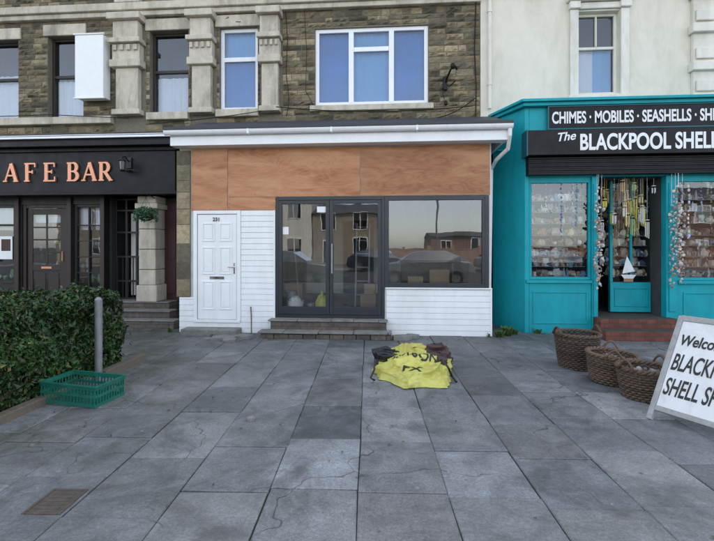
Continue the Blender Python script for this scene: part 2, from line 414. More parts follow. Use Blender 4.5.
# ------------------------------------------------------------------ ground, pavement, road  (street frame turned 3.1 deg)
PHI=math.radians(3.1); ROT=Matrix.Rotation(PHI,4,'Z')
g=MB(); g.quad((-400,-400,-.16),(400,-400,-.16),(400,400,-.16),(-400,400,-.16)); g.obj('ground',m_earth)
rd=MB(); rd.M=ROT; rd.quad((-120,-16.5,-.12),(120,-16.5,-.12),(120,-3.2,-.12),(-120,-3.2,-.12)); rd.obj('road',m_asph)
rm=MB(); rm.M=ROT
for i in range(-12,13): rm.quad((i*6,-9.95,-.115),(i*6+3,-9.95,-.115),(i*6+3,-9.83,-.115),(i*6,-9.83,-.115))
for yy in (-3.5,-3.7): rm.quad((-60,yy,-.115),(60,yy,-.115),(60,yy+.07,-.115),(-60,yy+.07,-.115))
rm.obj('road_markings',m_line)
pv=MB(); pv.M=ROT
pv.quad((-60,-3.0,-.014),(60,-3.0,-.014),(60,9.6,-.014),(-60,9.6,-.014),mi=1)
pv.quad((-60,-19,-.014),(60,-19,-.014),(60,-16.7,-.014),(-60,-16.7,-.014),(.2,.2,.2),mi=0)
joints=[]
def slab(poly,z,col):
    c=Vector((sum(p[0] for p in poly)/len(poly),sum(p[1] for p in poly)/len(poly)))
    tx,ty=U(-.006,.006),U(-.006,.006)
    n=len(poly)
    def ins(d,zz):
        o=[]
        for i,p in enumerate(poly):
            a=Vector(poly[i-1]);b=Vector(p);e=Vector(poly[(i+1)%n])
            w=(a-b).normalized()+(e-b).normalized()
            if w.length<.05: w=(c-b).normalized()
            q=b+w*d
            if (q-c).length>(b-c).length: q=b-w*d
            o.append((q.x,q.y,zz+(q.x-c.x)*tx+(q.y-c.y)*ty))
        return o
    A=ins(.002,-.03);B=ins(.003,z-.005);C=ins(.009,z)
    pv.add(A+B+C,[(i,(i+1)%n,n+(i+1)%n,n+i) for i in range(n)]+[(n+i,n+(i+1)%n,2*n+(i+1)%n,2*n+i) for i in range(n)]+[tuple(range(2*n,3*n))],col)
cw=.548
for ci in range(-17,15):
    a0=ci*cw-.06; a1=a0+cw
    b=-3.0+U(-.5,0)
    while b<9.4:
        L=random.choice([.62,.68,.72,.74,.82,.9])
        b1=min(b+L,9.5); bb=max(b,-3.0)
        if b1-bb>.15:
            j=lambda:U(-.005,.005)
            k=U(.78,1.18); t=U(-.008,.008)
            base=(.196*k+t,.200*k,.198*k-t*.8)
            if R()<.14: base=tuple(x*.74 for x in base)
            if R()<.10: base=tuple(x*1.22 for x in base)
            p=[(a0+j(),bb+j()),(a1+j(),bb+j()),(a1+j(),b1+j()),(a0+j(),b1+j())]
            joints.append((a0,bb,a0,b1)); joints.append((a0,bb,a1,bb))
            z=U(-.004,.004)
            q=R()
            if q<.14 and bb>0:
                s=U(.25,.75);s2=min(.9,max(.1,s+U(-.3,.3)));mid=(U(a0+.2,a1-.2),bb+(b1-bb)*((s+s2)/2+U(-.07,.07)))
                l=(a0,bb+(b1-bb)*s);r=(a1,bb+(b1-bb)*s2)
                slab([p[0],p[1],r,mid,l],z,base); slab([l,mid,r,p[2],p[3]],z-.003,base)
            elif q<.19 and bb>0:
                e=U(.15,.3);f_=U(.15,.3)
                slab([p[0],(a1-e,bb),(a1,bb+f_),p[2],p[3]],z,base); slab([(a1-e,bb),p[1],(a1,bb+f_)],z-.006,tuple(x*.85 for x in base))
            else: slab(p,z,base)
        b=b1
pv.obj('pavement',[m_pave,m_joint])
kb=MB(); kb.M=ROT
for i in range(-60,60):
    kb.box(i*.92,i*.92+.91,-3.17,-3.01,-.16,.0); kb.box(i*.92,i*.92+.91,-16.69,-16.53,-.16,.0)
kb.obj('kerb',m_kerb,bevel=.015)

dc=MB(); dc.M=Matrix.Translation((-1.97,2.50,0))@ROT
dc.box(-.09,.09,-.11,.11,-.012,.007)
for i in range(5): dc.box(-.07,.07,-.085+i*.038,-.073+i*.038,.005,.011)
dc.box(-.11,-.092,-.13,.13,-.012,.009);dc.box(.092,.11,-.13,.13,-.012,.009);dc.box(-.09,.09,.112,.13,-.012,.0085);dc.box(-.09,.09,-.13,-.112,-.012,.0085)
dc.obj('drain_cover',m_iron,bevel=.002)
rk=MB(); rk.blob((-1.22,3.8,.018),.042,.032,.026,n=9,m=6,jit=.15); rk.obj('loose_stone',m_conc)
lt=MB()
for i in range(620):
    x=U(-5,5.5);y=U(2.2,7.6)
    if R()<.6: y=7.62-abs(random.gauss(0,.35))
    if R()<.15: x=-3.2+abs(random.gauss(0,.3)); y=U(3,7)
    s=U(.005,.018);cc=random.choice([(.15,.10,.05),(.28,.26,.22),(.05,.045,.035),(.09,.10,.04)])
    an=U(0,6.28);dx,dy=math.cos(an)*s,math.sin(an)*s
    lt.add([(x-dx,y-dy,.008),(x+dy*.6,y-dx*.6,.012+R()*.006),(x+dx,y+dy,.009),(x-dy*.6,y+dx*.6,.014)],[(0,1,2,3)],cc)
lt.obj('litter_and_leaves',m_shell)
wd=MB()
def tuft(x,y,n,h,sp=.04):
    for i in range(n):
        an=U(0,6.28);l=U(.3,1)*h;dx,dy=math.cos(an),math.sin(an);w=U(.12,.2)*l
        px,py=x+U(-sp,sp),y+U(-sp,sp)*.7;cc=(U(.05,.1),U(.11,.19),U(.02,.04))
        wd.add([(px-dy*w,py+dx*w,-.01),(px+dy*w,py-dx*w,-.01),(px+dx*l*.5+dy*w,py+dy*l*.5-dx*w,l*.8),(px+dx*l*.7,py+dy*l*.7,l),(px+dx*l*.5-dy*w,py+dy*l*.5+dx*w,l*.8)],[(0,1,2,3,4)],cc)
for (x,y,n,h) in [(1.78,7.66,60,.12),(1.95,7.8,60,.17),(2.1,7.95,40,.1),(1.6,7.63,14,.07),(-3.0,7.3,12,.06),(2.5,8.03,20,.09),(-2.2,7.62,10,.07),(.3,7.62,8,.05),(-3.9,7.6,20,.1)]: tuft(x,y,n,h)
for i in range(260):
    a,b,c,d=random.choice(joints);t=R();p=ROT@Vector((a+(c-a)*t,b+(d-b)*t,0))
    if 1.8<p.y<7.6 and abs(p.x)<5 and (p.x<-1 or R()<.4): tuft(p.x,p.y,5,U(.008,.022),.012)
wd.obj('weeds',m_leaf)
rb=MB()
for (x,y,w,d_,h,a) in [(-2.75,7.18,.20,.13,.035,.3),(-2.45,7.25,.14,.10,.05,-.4),(-2.60,7.02,.11,.09,.03,.9),(-2.95,7.08,.10,.07,.025,.1),(.16,7.35,.15,.10,.06,.2),(.32,7.5,.11,.08,.05,-.5)]:
    rb.M=Matrix.Translation((x,y,0))@Matrix.Rotation(a,4,'Z')
    rb.prism([(-w+U(-.02,.02),-d_),(w*.4,-d_*1.1),(w,-d_*.5),(w*.9,d_),(-w*.3,d_*1.1),(-w*.95,d_*.7)],-.005,h)
rb.M=None
for i in range(50): rb.blob((U(-3.1,-2.25),U(6.95,7.35),.008),U(.006,.02),U(.006,.02),U(.005,.014),n=5,m=4,jit=.3)
rb.obj('broken_concrete',m_conc,bevel=.006)

# ------------------------------------------------------------------ stone terrace building (upper floors)
Y0=7.7; Y2=8.9
SB=empty('stone_terrace_building',(-3.5,Y2,0))
H=9.6
W1=(-9.15,-7.86,4.2,5.86);W2=(-7.2,-6.42,4.2,5.9);W3=(-4.975,-4.16,4.25,5.93);W4=(-3.5,-2.71,4.28,5.95);W5=(-1.54,.70,4.32,5.86)
UP=[(-9.0,-7.9,6.9,8.3),(-7.2,-6.4,6.9,8.3),(-4.95,-4.2,6.9,8.3),(-3.5,-2.7,6.9,8.3),(-1.4,.5,6.9,8.3)]
holes=[W1,W2,W3,W4,W5]+UP
wall('front_wall',-16,1.70,3.55,H,Y2,.35,holes,m_mort,SB)
pil=[(-5.72,-5.06),(-4.10,-3.56),(-2.66,-2.20)]
sh=holes+[(a,b,4.0,H) for a,b in pil]
stones('stone_courses',-16,1.70,3.57,H-.3,Y2,sh,SB)
t=MB()
t.box(-16,-5.74,Y2-.13,Y2-.001,4.04,4.19); t.box(-5.0,-4.12,Y2-.12,Y2-.001,4.09,4.24); t.box(-3.55,-2.67,Y2-.12,Y2-.001,4.12,4.27)
for w in (W1,W2,W3,W4): t.box(w[0]-.08,w[1]+.08,Y2-.05,Y2-.001,w[3]+.005,w[3]+.24)
t.box(W5[0]-.10,W5[1]+.10,Y2-.07,Y2-.001,W5[2]-.12,W5[2]-.005)
t.box(-16,1.70,Y2-.17,Y2-.001,6.32,6.47); t.box(-16,1.70,Y2-.11,Y2-.001,6.22,6.318)
for (a,b) in pil:
    c=(a+b)/2;w=(b-a)/2
    t.box(c-w*.72,c+w*.72,Y2-.14,Y2-.001,4.30,5.15)
    t.box(c-w,c+w,Y2-.22,Y2-.001,5.152,5.30)
    t.box(c-w*.88,c+w*.88,Y2-.18,Y2-.001,5.302,5.62)
    t.box(c-w*1.02,c+w*1.02,Y2-.27,Y2-.001,5.622,5.72)
    t.box(c-w*.8,c+w*.8,Y2-.20,Y2-.001,5.722,6.08)
    t.box(c-w*1.05,c+w*1.05,Y2-.30,Y2-.001,6.082,6.215)
    t.box(c-w*.8,c+w*.8,Y2-.16,Y2-.001,6.48,H-.35)
    t.box(c-w*.9,c+w*.9,Y2-.2,Y2-.001,4.19,4.298)
    for k in range(4): t.box(c-w*.8+k*w*.44,c-w*.8+k*w*.44+w*.26,Y2-.22,Y2-.19,5.48,5.60)
t.box(-16,1.7,Y2-.35,Y2-.001,H-.3,H)
t.obj('stone_dressings',m_sand,SB,bevel=.022)
body=MB()
body.box(-16,1.70,Y2+.36,19,-.05,.0); body.quad((-16,19,0),(1.7,19,0),(1.7,19,H),(-16,19,H)); body.quad((-16,Y2,0),(-16,19,0),(-16,19,H),(-16,Y2,H))
body.quad((1.69,Y2+.01,0),(1.69,19,0),(1.69,19,H),(1.69,Y2+.01,H))
body.quad((-16,Y2+.36,6.3),(1.68,Y2+.36,6.3),(1.68,18.9,6.3),(-16,18.9,6.3))
body.quad((-16,12.5,0),(1.68,12.5,0),(1.68,12.5,6.28),(-16,12.5,6.28))
body.obj('rear_walls_and_floors',m_dark,SB)
rf=MB(); rf.add([(-16.2,Y2-.4,H),(1.7,Y2-.4,H),(1.7,13.8,H+2.2),(-16.2,13.8,H+2.2),(1.7,19.2,H),(-16.2,19.2,H)],[(0,1,2,3),(3,2,4,5),(1,4,2),(0,3,5)])
rf.obj('slate_roof',m_slate,SB)
yw=Y2+.12
def sash(w,frame,glass,cur): window(SB,*w,yw,frame,glass,bars_h=[((w[2]+w[3])/2+.05,.06,w[0]+.05,w[1]-.05)],curtain=cur,fw=.05)
sash(W1,m_blackwood,m_glass_up,[(W1[0]+.05,W1[1]-.05,W1[2],W1[2]+1.0)])
sash(W2,m_brownwood,m_glass_up,[(W2[0]+.05,W2[1]-.05,W2[2],W2[2]+.85)])
sash(W3,m_brownwood,m_glass_up,[(W3[0]+.05,W3[1]-.05,W3[2],W3[2]+.8)])
window(SB,*W4,yw-.05,m_white,m_glass_up,bars_h=[(W4[3]-.62,.09,W4[0]+.06,W4[1]-.06)],fw=.07,curtain=[(W4[0]+.05,W4[1]-.05,W4[2]+.05,W4[2]+1.05),(W4[0]+.05,W4[1]-.05,W4[2]+1.05,W4[3])],cmat=[m_bluecurt,m_netsky])
x5a=W5[0]+.72;x5b=W5[1]-.72
window(SB,*W5,yw-.08,m_white,m_glass_up,fw=.075,
   bars_v=[(x5a,.10,W5[2]+.05,W5[3]-.05),(x5b,.10,W5[2]+.05,W5[3]-.05)],
   bars_h=[(W5[3]-.42,.09,x5a+.051,x5b-.051)],
   curtain=[(W5[0]+.05,x5a-.02,W5[2]+.05,W5[3]),(x5a-.02,x5b+.02,W5[2]+.05,W5[3]),(x5b+.02,W5[1]-.05,W5[2]+.05,W5[3])],cmat=[m_bluecurt,m_netsky,m_bluecurt])
for w in UP: window(SB,*w,yw,m_white,m_glass_up,bars_h=[((w[2]+w[3])/2,.06,w[0]+.05,w[1]-.05)])
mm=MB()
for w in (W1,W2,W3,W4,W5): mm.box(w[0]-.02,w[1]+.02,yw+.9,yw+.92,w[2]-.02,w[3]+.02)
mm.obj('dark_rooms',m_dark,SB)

bs=MB(); bs.box(-6.40,-5.80,8.62,8.86,4.52,5.78); bs.box(-6.43,-5.77,8.60,8.64,4.49,4.52);bs.box(-6.43,-5.77,8.60,8.64,5.78,5.81)
bs.obj('blank_sign_box',m_signwhite,bevel=.01)

cb=MB()
def sag(a,b,s,n=12):
    a=Vector(a);b=Vector(b);return [a.lerp(b,i/n)-Vector((0,0,s*4*(i/n)*(1-i/n))) for i in range(n+1)]
yv=Y2-.06
cb.tube(sag((-2.25,Y2-.32,4.22),(1.55,yv-.02,4.22),.10),.009)
cb.tube(sag((.60,yv,4.0),(1.62,yv,4.40),.12),.009)
cb.tube([(1.60,yv,3.7),(1.61,yv,4.6),(1.58,yv,5.3),(1.61,yv,6.4),(1.6,yv,9)],.012)
cb.tube([(-2.12,yv-.02,6.2),(-2.08,yv-.02,5.6),(-2.11,yv-.02,5.0),(-2.05,yv-.02,4.4),(-2.1,yv-.03,4.1)],.009)
cb.tube([(-1.75,yv,6.3),(-1.7,yv,5.4),(-1.72,yv,4.6),(-1.5,yv,4.2)],.006)
cb.tube(sag((-2.6,Y2-.2,4.18),(-4.9,Y2-.15,4.0),.03),.008)
cb.tube([(-5.3,Y2-.2,4.1),(-7.0,Y2-.17,4.22),(-9.5,Y2-.17,4.2)],.008)
cb.obj('wall_cables',m_black)
br=MB()
br.tube([(1.02,yv,4.66),(1.06,yv-.10,4.78),(1.10,yv-.2,4.86),(1.17,yv-.16,4.97),(1.24,yv-.05,4.92)],.018)
br.tube([(1.02,yv,4.66),(1.10,yv-.05,4.60),(1.2,yv-.12,4.68)],.014); br.box(.98,1.06,yv-.03,yv+.06,4.55,4.8)
br.blob((1.14,yv-.2,4.93),.05,.05,.06); br.tube([(1.0,yv-.02,4.62),(.97,yv-.05,4.45),(1.0,yv-.04,4.35)],.007)
br.blob((1.03,yv-.03,4.28),.04,.03,.05)
br.obj('broken_lamp_bracket',m_black)

# ------------------------------------------------------------------ centre shop extension
SH=empty('vacant_shop',(-1,Y0,0))
XL,XR=-3.76,1.65
def cladding(name,x0,x1,z0,z1,y,step=.098):
    m=MB(); z=z0
    while z<z1-.01:
        h=min(step,z1-z)
        a=(x0,y-.018,z+.003);b=(x1,y-.018,z+.003);c=(x1,y-.014,z+h-.009);d=(x0,y-.014,z+h-.009)
        e=(x1,y-.005,z+h-.001);f=(x0,y-.005,z+h-.001)
        m.quad(a,b,c,d); m.quad(d,c,e,f); m.quad((x0,y-.005,z),(x1,y-.005,z),b,a)
        m.add([a,d,f,(x0,y,z+h),(x0,y,z)],[(0,1,2,3,4)]); m.add([b,c,e,(x1,y,z+h),(x1,y,z)],[(4,3,2,1,0)])
        z+=step
    return m.obj(name,m_white2,SH)
wall('shop_wall',-3.74,XR,-.04,3.25,Y0,.12,[(-3.44,-2.70,.2,2.14),(-2.03,-.13,.27,2.37),(-.13,1.60,.81,2.37)],m_plaster,SH)
cladding('cladding_left',-3.755,-3.50,-.01,.62,Y0); cladding('cladding_beside_door',-2.64,-2.05,-.01,2.14,Y0); 
cladding('cladding_under_door',-3.50,-2.64,-.01,.185,Y0); cladding('cladding_right',-.10,XR,-.01,.79,Y0)
m=MB(); m.box(-2.055,-2.03,Y0-.028,Y0-.001,0,2.14); m.box(XR-.02,XR+.012,Y0-.03,Y0+.3,-.01,.80); m.box(-.115,XR+.012,Y0-.045,Y0-.001,.79,.812)
m.obj('cladding_trims',m_white,SH,bevel=.003)
m=MB(); m.box(-3.755,-3.745,Y0,Y2-.02,-.04,3.3); m.box(XR+.002,XR+.03,Y0+.31,Y2-.02,-.04,3.3); m.obj('side_walls',m_white2,SH)
PLY=[(-3.535,-2.88,2.145,3.22,.018),(-2.875,-2.01,2.145,2.372,.015),(-2.875,-.555,2.376,3.22,.017),(-.55,XR-.02,2.376,3.22,.0185)]
for (a,b,c,d,o) in PLY:
    mm=MB(); mm.box(a+.002,b-.002,Y0-o,Y0-.001,c,d); ob=mm.obj('plywood_sheet',m_ply,SH,bevel=.0015)
m=MB()
for (x0,x1,z0,z1,o) in PLY:
    for zz in (z0+.04,(z0+z1)/2,z1-.04):
        k=int((x1-x0)/.45)
        for i in range(k+1):
            xx=x0+.03+(x1-x0-.06)*i/k+U(-.015,.015); m.cyl((xx,Y0-.0198,zz+U(-.01,.01)),(xx,Y0-.013,zz),.005,n=6)
m.obj('plywood_screws',m_anth,SH)
stones('pier_stones',-3.80,-3.55,.62,3.2,Y0-.03,[],SH,ch=(.2,.36),bl=(.3,.4),proud=.02)
m=MB(); m.box(-3.80,-3.55,Y0-.025,Y0+.3,.62,3.2); m.obj('pier_core',m_mort,SH)
m=MB(); m.box(-3.80,1.87,7.44,7.47,3.235,3.43); m.box(-3.80,1.87,7.471,Y0-.022,3.235,3.25); m.box(-3.80,-3.77,7.471,Y2-.05,3.252,3.43); m.box(1.84,1.87,7.471,Y2-.05,3.252,3.43)
m.obj('fascia_board',m_white,SH,bevel=.004)
m=MB()
pr=[]
for i in range(9):
    a=math.pi*i/8; pr.append((7.375-.062*math.cos(a),3.47-.075*math.sin(a)))
N=len(pr)
for xx0,xx1 in [(-3.86,-1.0),(-.998,1.92)]:
    vs=[(xx0,p[0],p[1]) for p in pr]+[(xx1,p[0],p[1]) for p in pr]
    m.add(vs,[(i,i+1,N+i+1,N+i) for i in range(N-1)]+[tuple(range(N)),tuple(range(2*N-1,N-1,-1))])
for xx in (-1.0,.4,-2.4,): m.box(xx-.015,xx+.015,7.310,7.44,3.392,3.475)
m.tube([(1.88,7.38,3.42),(1.88,7.40,3.3),(1.90,7.6,3.12),(1.78,7.9,3.0),(1.78,8.3,2.9),(1.78,8.5,0.05)],.034,n=10)
m.obj('gutter',m_white,SH,smooth=False)
m=MB(); m.add([(-3.82,7.36,3.50),(1.90,7.36,3.50),(1.90,Y2-.04,4.02),(-3.82,Y2-.04,4.02),(-3.82,7.36,3.475),(1.90,7.36,3.475),(1.90,Y2-.04,3.95),(-3.82,Y2-.04,3.95)],
   [(0,1,2,3),(4,7,6,5),(0,4,5,1),(1,5,6,2),(2,6,7,3),(3,7,4,0)])
m.box(-3.84,1.92,7.30,7.355,3.476,3.520)
m.obj('lean_to_roof',m_roof,SH)
m=MB()
m.add([(-3.77,7.5,3.43),(-3.77,Y2-.05,3.43),(-3.77,Y2-.05,3.94),(1.84,7.5,3.43),(1.84,Y2-.05,3.43),(1.84,Y2-.05,3.94)],[(0,1,2),(5,4,3)]); m.obj('roof_cheeks',m_roof,SH)
fw=.055; fy=Y0-.015
m=MB()
def fr(x0,x1,z0,z1,w=fw,y=fy,d=.08):
    m.box(x0,x0+w,y,y+d,z0,z1); m.box(x1-w,x1,y,y+d,z0,z1); m.box(x0+w,x1-w,y+.001,y+d,z0,z0+w); m.box(x0+w,x1-w,y+.001,y+d,z1-w,z1)
fr(-2.028,-.132,.275,2.365); fr(-.130,1.615,.815,2.365,.07)
for (a,b) in ((-1.97,-1.085),(-1.078,-.19)):
    fr(a,b,.335,2.305,.06,fy-.012,.06); m.box(a+.06,b-.06,fy-.010,fy+.04,.395,.47)
m.box(1.50,1.545,fy-.004,fy+.08,.885,2.295)
m.obj('shopfront_frame',m_anth,SH,bevel=.004)
m=MB(); m.tube([(-1.03,fy-.012,1.05),(-1.03,fy-.06,1.05),(-1.03,fy-.06,1.55),(-1.03,fy-.012,1.55)],.011,n=8); m.obj('door_handle',m_alu,SH)
pane('door_glass',-1.91,-1.14,.47,2.245,fy+.02,m_glass,SH); pane('door_glass',-1.02,-.25,.47,2.245,fy+.02,m_glass,SH)
pane('shop_window_glass',-.06,1.50,.885,2.295,fy+.035,m_glass,SH)
m=MB(); m.box(-1.30,-1.14,fy+.0185,fy+.0195,2.10,2.2); m.box(-1.9,-1.8,fy+.0185,fy+.0195,1.72,1.85); m.obj('door_sticker',m_signwhite,SH)
m=MB(); m.quad((-2.3,Y0+.13,.26),(1.6,Y0+.13,.26),(1.6,12,.26),(-2.3,12,.26)); m.obj('room_floor',m_floor,SH)
m=MB(); m.quad((-2.3,12,.26),(1.6,12,.26),(1.6,12,3.2),(-2.3,12,3.2)); m.quad((-2.3,Y0+.13,.26),(-2.3,12,.26),(-2.3,12,3.2),(-2.3,Y0+.13,3.2)); m.quad((1.6,Y0+.13,.26),(1.6,12,.26),(1.6,12,3.2),(1.6,Y0+.13,3.2)); m.quad((-2.3,Y0+.13,3.2),(1.6,Y0+.13,3.2),(1.6,12,3.2),(-2.3,12,3.2))
m.obj('room_walls',m_plaster,SH)
m=MB(); m.box(-1.3,-.5,11.9,11.98,.26,2.2); m.box(.2,1.3,10.0,10.6,.26,1.15); m.box(.15,1.35,9.95,10.65,1.152,1.19)
m.obj('room_furniture',m_brownwood,SH,bevel=.005)
m=MB()
for (x,y,z,a,b,c) in [(-2.2,8.5,.26,.3,.3,.35),(-2.15,8.9,.26,.35,.3,.5),(.3,8.9,.26,.3,.3,.66),(.75,9.2,.26,.4,.3,.78),(-.62,8.7,.26,.3,.25,.32),(-.55,8.75,.582,.22,.2,.2)]: m.box(x,x+a,y,y+b,z,z+c)
m.obj('cardboard_boxes',m_card,SH,bevel=.006)
m=MB()
for x in (-.75,-.48):
    m.tube([(x,9.1,.27),(x,9.5,2.0)],.02)
for i in range(6): m.tube([(-.75,9.16+i*.065,.52+i*.28),(-.48,9.16+i*.065,.52+i*.28)],.014)
m.obj('stepladder',m_alu,SH)
DX0,DX1,DZ0,DZ1=-3.44,-2.70,.20,2.14
m=MB(); m.box(DX0-.055,DX0+.01,Y0-.03,Y0+.05,DZ0-.01,DZ1); m.box(DX1-.01,DX1+.055,Y0-.03,Y0+.05,DZ0-.01,DZ1); m.box(DX0+.011,DX1-.011,Y0-.029,Y0+.05,DZ1-.06,DZ1-.001); m.box(DX0-.05,DX1+.05,Y0-.05,Y0-.031,DZ0-.02,DZ0+.03)
m.box(DX0+.015,DX1-.015,Y0-.012,Y0+.03,DZ0+.03,DZ1-.065)
cx=(DX0+DX1)/2
for sx in (-1,1):
    c=cx+sx*.155
    for (za,zb) in ((.40,.90),(1.02,1.50),(1.60,1.92)):
        w=.115
        m.box(c-w,c-w+.022,Y0-.026,Y0-.0125,za,zb); m.box(c+w-.022,c+w,Y0-.026,Y0-.0125,za,zb)
        m.box(c-w+.022,c+w-.022,Y0-.025,Y0-.0125,za,za+.022); m.box(c-w+.022,c+w-.022,Y0-.025,Y0-.0125,zb-.022,zb)
        m.box(c-w+.045,c+w-.045,Y0-.021,Y0-.0125,za+.045,zb-.045)
m.obj('white_front_door',m_white,SH,bevel=.006)
m=MB(); m.box(DX0+.012,DX0+.017,Y0-.0135,Y0-.012,DZ0+.03,DZ1-.065); m.box(DX1-.017,DX1-.012,Y0-.0135,Y0-.012,DZ0+.03,DZ1-.065); m.box(DX0+.017,DX1-.017,Y0-.0135,Y0-.012,DZ1-.069,DZ1-.064)
m.obj('door_gap_seal',m_anth,SH)
m=MB(); m.box(cx-.13,cx+.13,Y0-.022,Y0-.0122,.935,.985); m.cyl((DX1-.06,Y0-.012,1.15),(DX1-.06,Y0-.06,1.15),.009); m.cyl((DX1-.06,Y0-.055,1.15),(DX1-.16,Y0-.055,1.15),.009); m.box(DX1-.075,DX1-.045,Y0-.018,Y0-.012,1.03,1.22)
m.obj('door_furniture',m_chrome,SH,bevel=.002)
text('house_number','231',.09,(cx-.075,Y0-.028,1.955),(math.pi/2,0,0),m_print,SH,.001,.002)
m=MB(); m.box(-2.06,-.10,Y0-.22,Y0-.025,-.02,.245)
x=-2.16
while x<-.05:
    w=min(U(.2,.26),-.02-x); m.box(x,x+w-.008,Y0-.47+U(-.015,.015),Y0-.222,-.02,.085+U(-.006,.006)); x+=w
m.obj('entrance_steps',m_brickstep,SH,bevel=.012)
m=MB()
x=-2.10
while x<-.12:
    w=min(U(.3,.6),-.07-x); m.box(x,x+w-.006,Y0-.25+U(-.012,.012),Y0-.021,.2465,.276+U(-.006,.004)); x+=w
x=-2.2
while x<-.05:
    w=min(U(.35,.6),-.0-x); a=U(-.012,.012); m.box(x,x+w-.008,Y0-.51+U(-.02,.02),Y0-.253,.092,.122+U(-.006,.006)); x+=w
m.obj('step_treads',m_conc,SH,bevel=.010)
m=MB(); m.box(-3.60,-2.62,Y0-.30,Y0-.022,-.02,.10); m.obj('door_step',m_conc,SH,bevel=.015)
m=MB(); m.tube([(-2.42,Y0-.12,.0),(-2.44,Y0-.06,.3),(-2.46,Y0-.03,.46)],.012); m.obj('loose_stick',m_timber)

bk=MB(); bk.cyl((-1.72,7.92,.262),(-1.72,7.92,.54),.11,.14,16,cap=False); bk.cyl((-1.72,7.92,.264),(-1.72,7.92,.27),.11,.11,16)
bk.tube([( -1.72+.142*math.cos(a),7.92+.142*math.sin(a),.54) for a in [i*math.pi/10 for i in range(20)]],.008,closed=True)
bk.tube([(-1.86,7.92,.52),(-1.84,7.87,.40),(-1.72,7.79,.36),(-1.60,7.87,.40),(-1.58,7.92,.52)],.005)
bk.blob((-1.72,7.92,.54),.11,.11,.09,n=12,m=8,jit=.15)
bk.obj('bucket',m_signwhite)
for (x,y,z) in ((-1.86,8.16,.262),(-1.5,8.2,.262),(-1.85,8.17,.478)):
    pc=MB(); pc.cyl((x,y,z),(x,y,z+.198),.085,.085,16); pc.cyl((x,y,z+.198),(x,y,z+.213),.09,.09,16); pc.obj('paint_tin',m_alu)
mp=MB(); mp.tube([(-1.68,8.1,.30),(-1.76,8.2,1.0),(-1.84,8.3,1.65)],.012); mp.cyl((-1.68,8.1,.30),(-1.67,8.08,.27),.05,.06,10); mp.obj('mop',m_card)
yb=MB(); yb.blob((-1.24,7.88,.46),.13,.10,.19,n=14,m=10,jit=.12); yb.blob((-1.24,7.88,.68),.03,.03,.05,n=8,m=5,jit=.2); yb.obj('yellow_carrier_bag',m_bag)

# ------------------------------------------------------------------ cafe bar (left)
CB=empty('cafe_bar',(-6.5,8.6,0)); YC=8.6
hA=(-9.7,-7.68,.75,2.36);hD=(-7.52,-6.54,.30,2.36);hB=(-6.42,-5.80,.62,2.36)
wall('cafe_front',-15.5,-5.74,-.04,2.52,YC,.14,[hA,hD,hB],m_blackwood,CB)
window(CB,*hA,YC+.03,m_blackwood,m_glass_up,bars_v=[(-8.7,.05,.8,2.3)],bars_h=[(1.95,.04,hA[0]+.06,hA[1]-.06)])
window(CB,*hB,YC+.03,m_blackwood,m_glass_up,bars_v=[(-6.11,.025,.68,2.3)],bars_h=[(z,.022,hB[0]+.055,hB[1]-.055) for z in (.98,1.3,1.62,1.94)])
window(CB,*hD,YC+.02,m_brownwood,m_glass_up,fw=.07)
m=MB()
dx0,dx1=hD[0]+.08,hD[1]-.08
m.box(dx0,dx0+.11,YC+.05,YC+.09,.36,2.28);m.box(dx1-.11,dx1,YC+.05,YC+.09,.36,2.28);m.box(dx0+.11,dx1-.11,YC+.051,YC+.09,2.16,2.28);m.box(dx0+.11,dx1-.11,YC+.051,YC+.09,.36,.56);m.box(dx0+.11,dx1-.11,YC+.051,YC+.09,1.02,1.14)
cx=(dx0+dx1)/2
m.box(cx-.02,cx+.02,YC+.055,YC+.088,1.14,2.16)
for z in (1.39,1.65,1.90): m.box(dx0+.11,dx1-.11,YC+.056,YC+.086,z-.015,z+.015)
m.box(dx0+.11,dx1-.11,YC+.07,YC+.085,.56,1.02)
m.box(dx0+.15,cx-.03,YC+.055,YC+.0695,.60,.98);m.box(cx+.03,dx1-.15,YC+.055,YC+.0695,.60,.98)
m.obj('cafe_door',m_brownwood,CB,bevel=.006)
m=MB(); m.box(cx-.11,cx+.11,YC+.045,YC+.05,1.06,1.10); m.tube([(dx1-.05,YC+.05,1.2),(dx1-.05,YC+.02,1.22),(dx1-.05,YC+.02,1.4),(dx1-.05,YC+.05,1.42)],.008); m.obj('brass_letterbox',m_copper,CB)
m=MB()
for (a,b,c,d) in [(-9.6,-8.75,.12,.66),(-8.65,-7.75,.12,.66),(-6.40,-5.82,.10,.54)]:
    m.box(a,b,YC-.02,YC-.001,c,d)
for x in (-7.60,-6.48,-5.78): m.box(x-.045,x+.045,YC-.05,YC-.021,-.02,2.5)
m.obj('cafe_panels',m_brownwood,CB,bevel=.008)
m=MB(); m.box(-8.02,-7.74,YC+.012,YC+.016,1.25,1.72); m.obj('window_poster',m_signwhite,CB)
m=MB(); m.box(-7.98,-7.78,YC+.009,YC+.0115,1.42,1.66);m.box(-8.3,-8.05,YC+.012,YC+.016,1.2,1.4);m.obj('poster_print',m_maroon,CB)
m=MB(); m.quad((-9.6,YC+.9,.5),(-5.8,YC+.9,.5),(-5.8,YC+.9,2.4),(-9.6,YC+.9,2.4))
m.obj('cafe_interior',m_shopin,CB)
for (a,b) in ((-9.6,-8.8),(-8.6,-7.7),(-6.38,-6.14),(-6.06,-5.84),(-7.35,-6.7)): curtain_mesh(CB,a,b,1.85 if a>-7.3 or a<-7.5 else 2.0,2.32,YC+.16,m_curt)
m=MB()
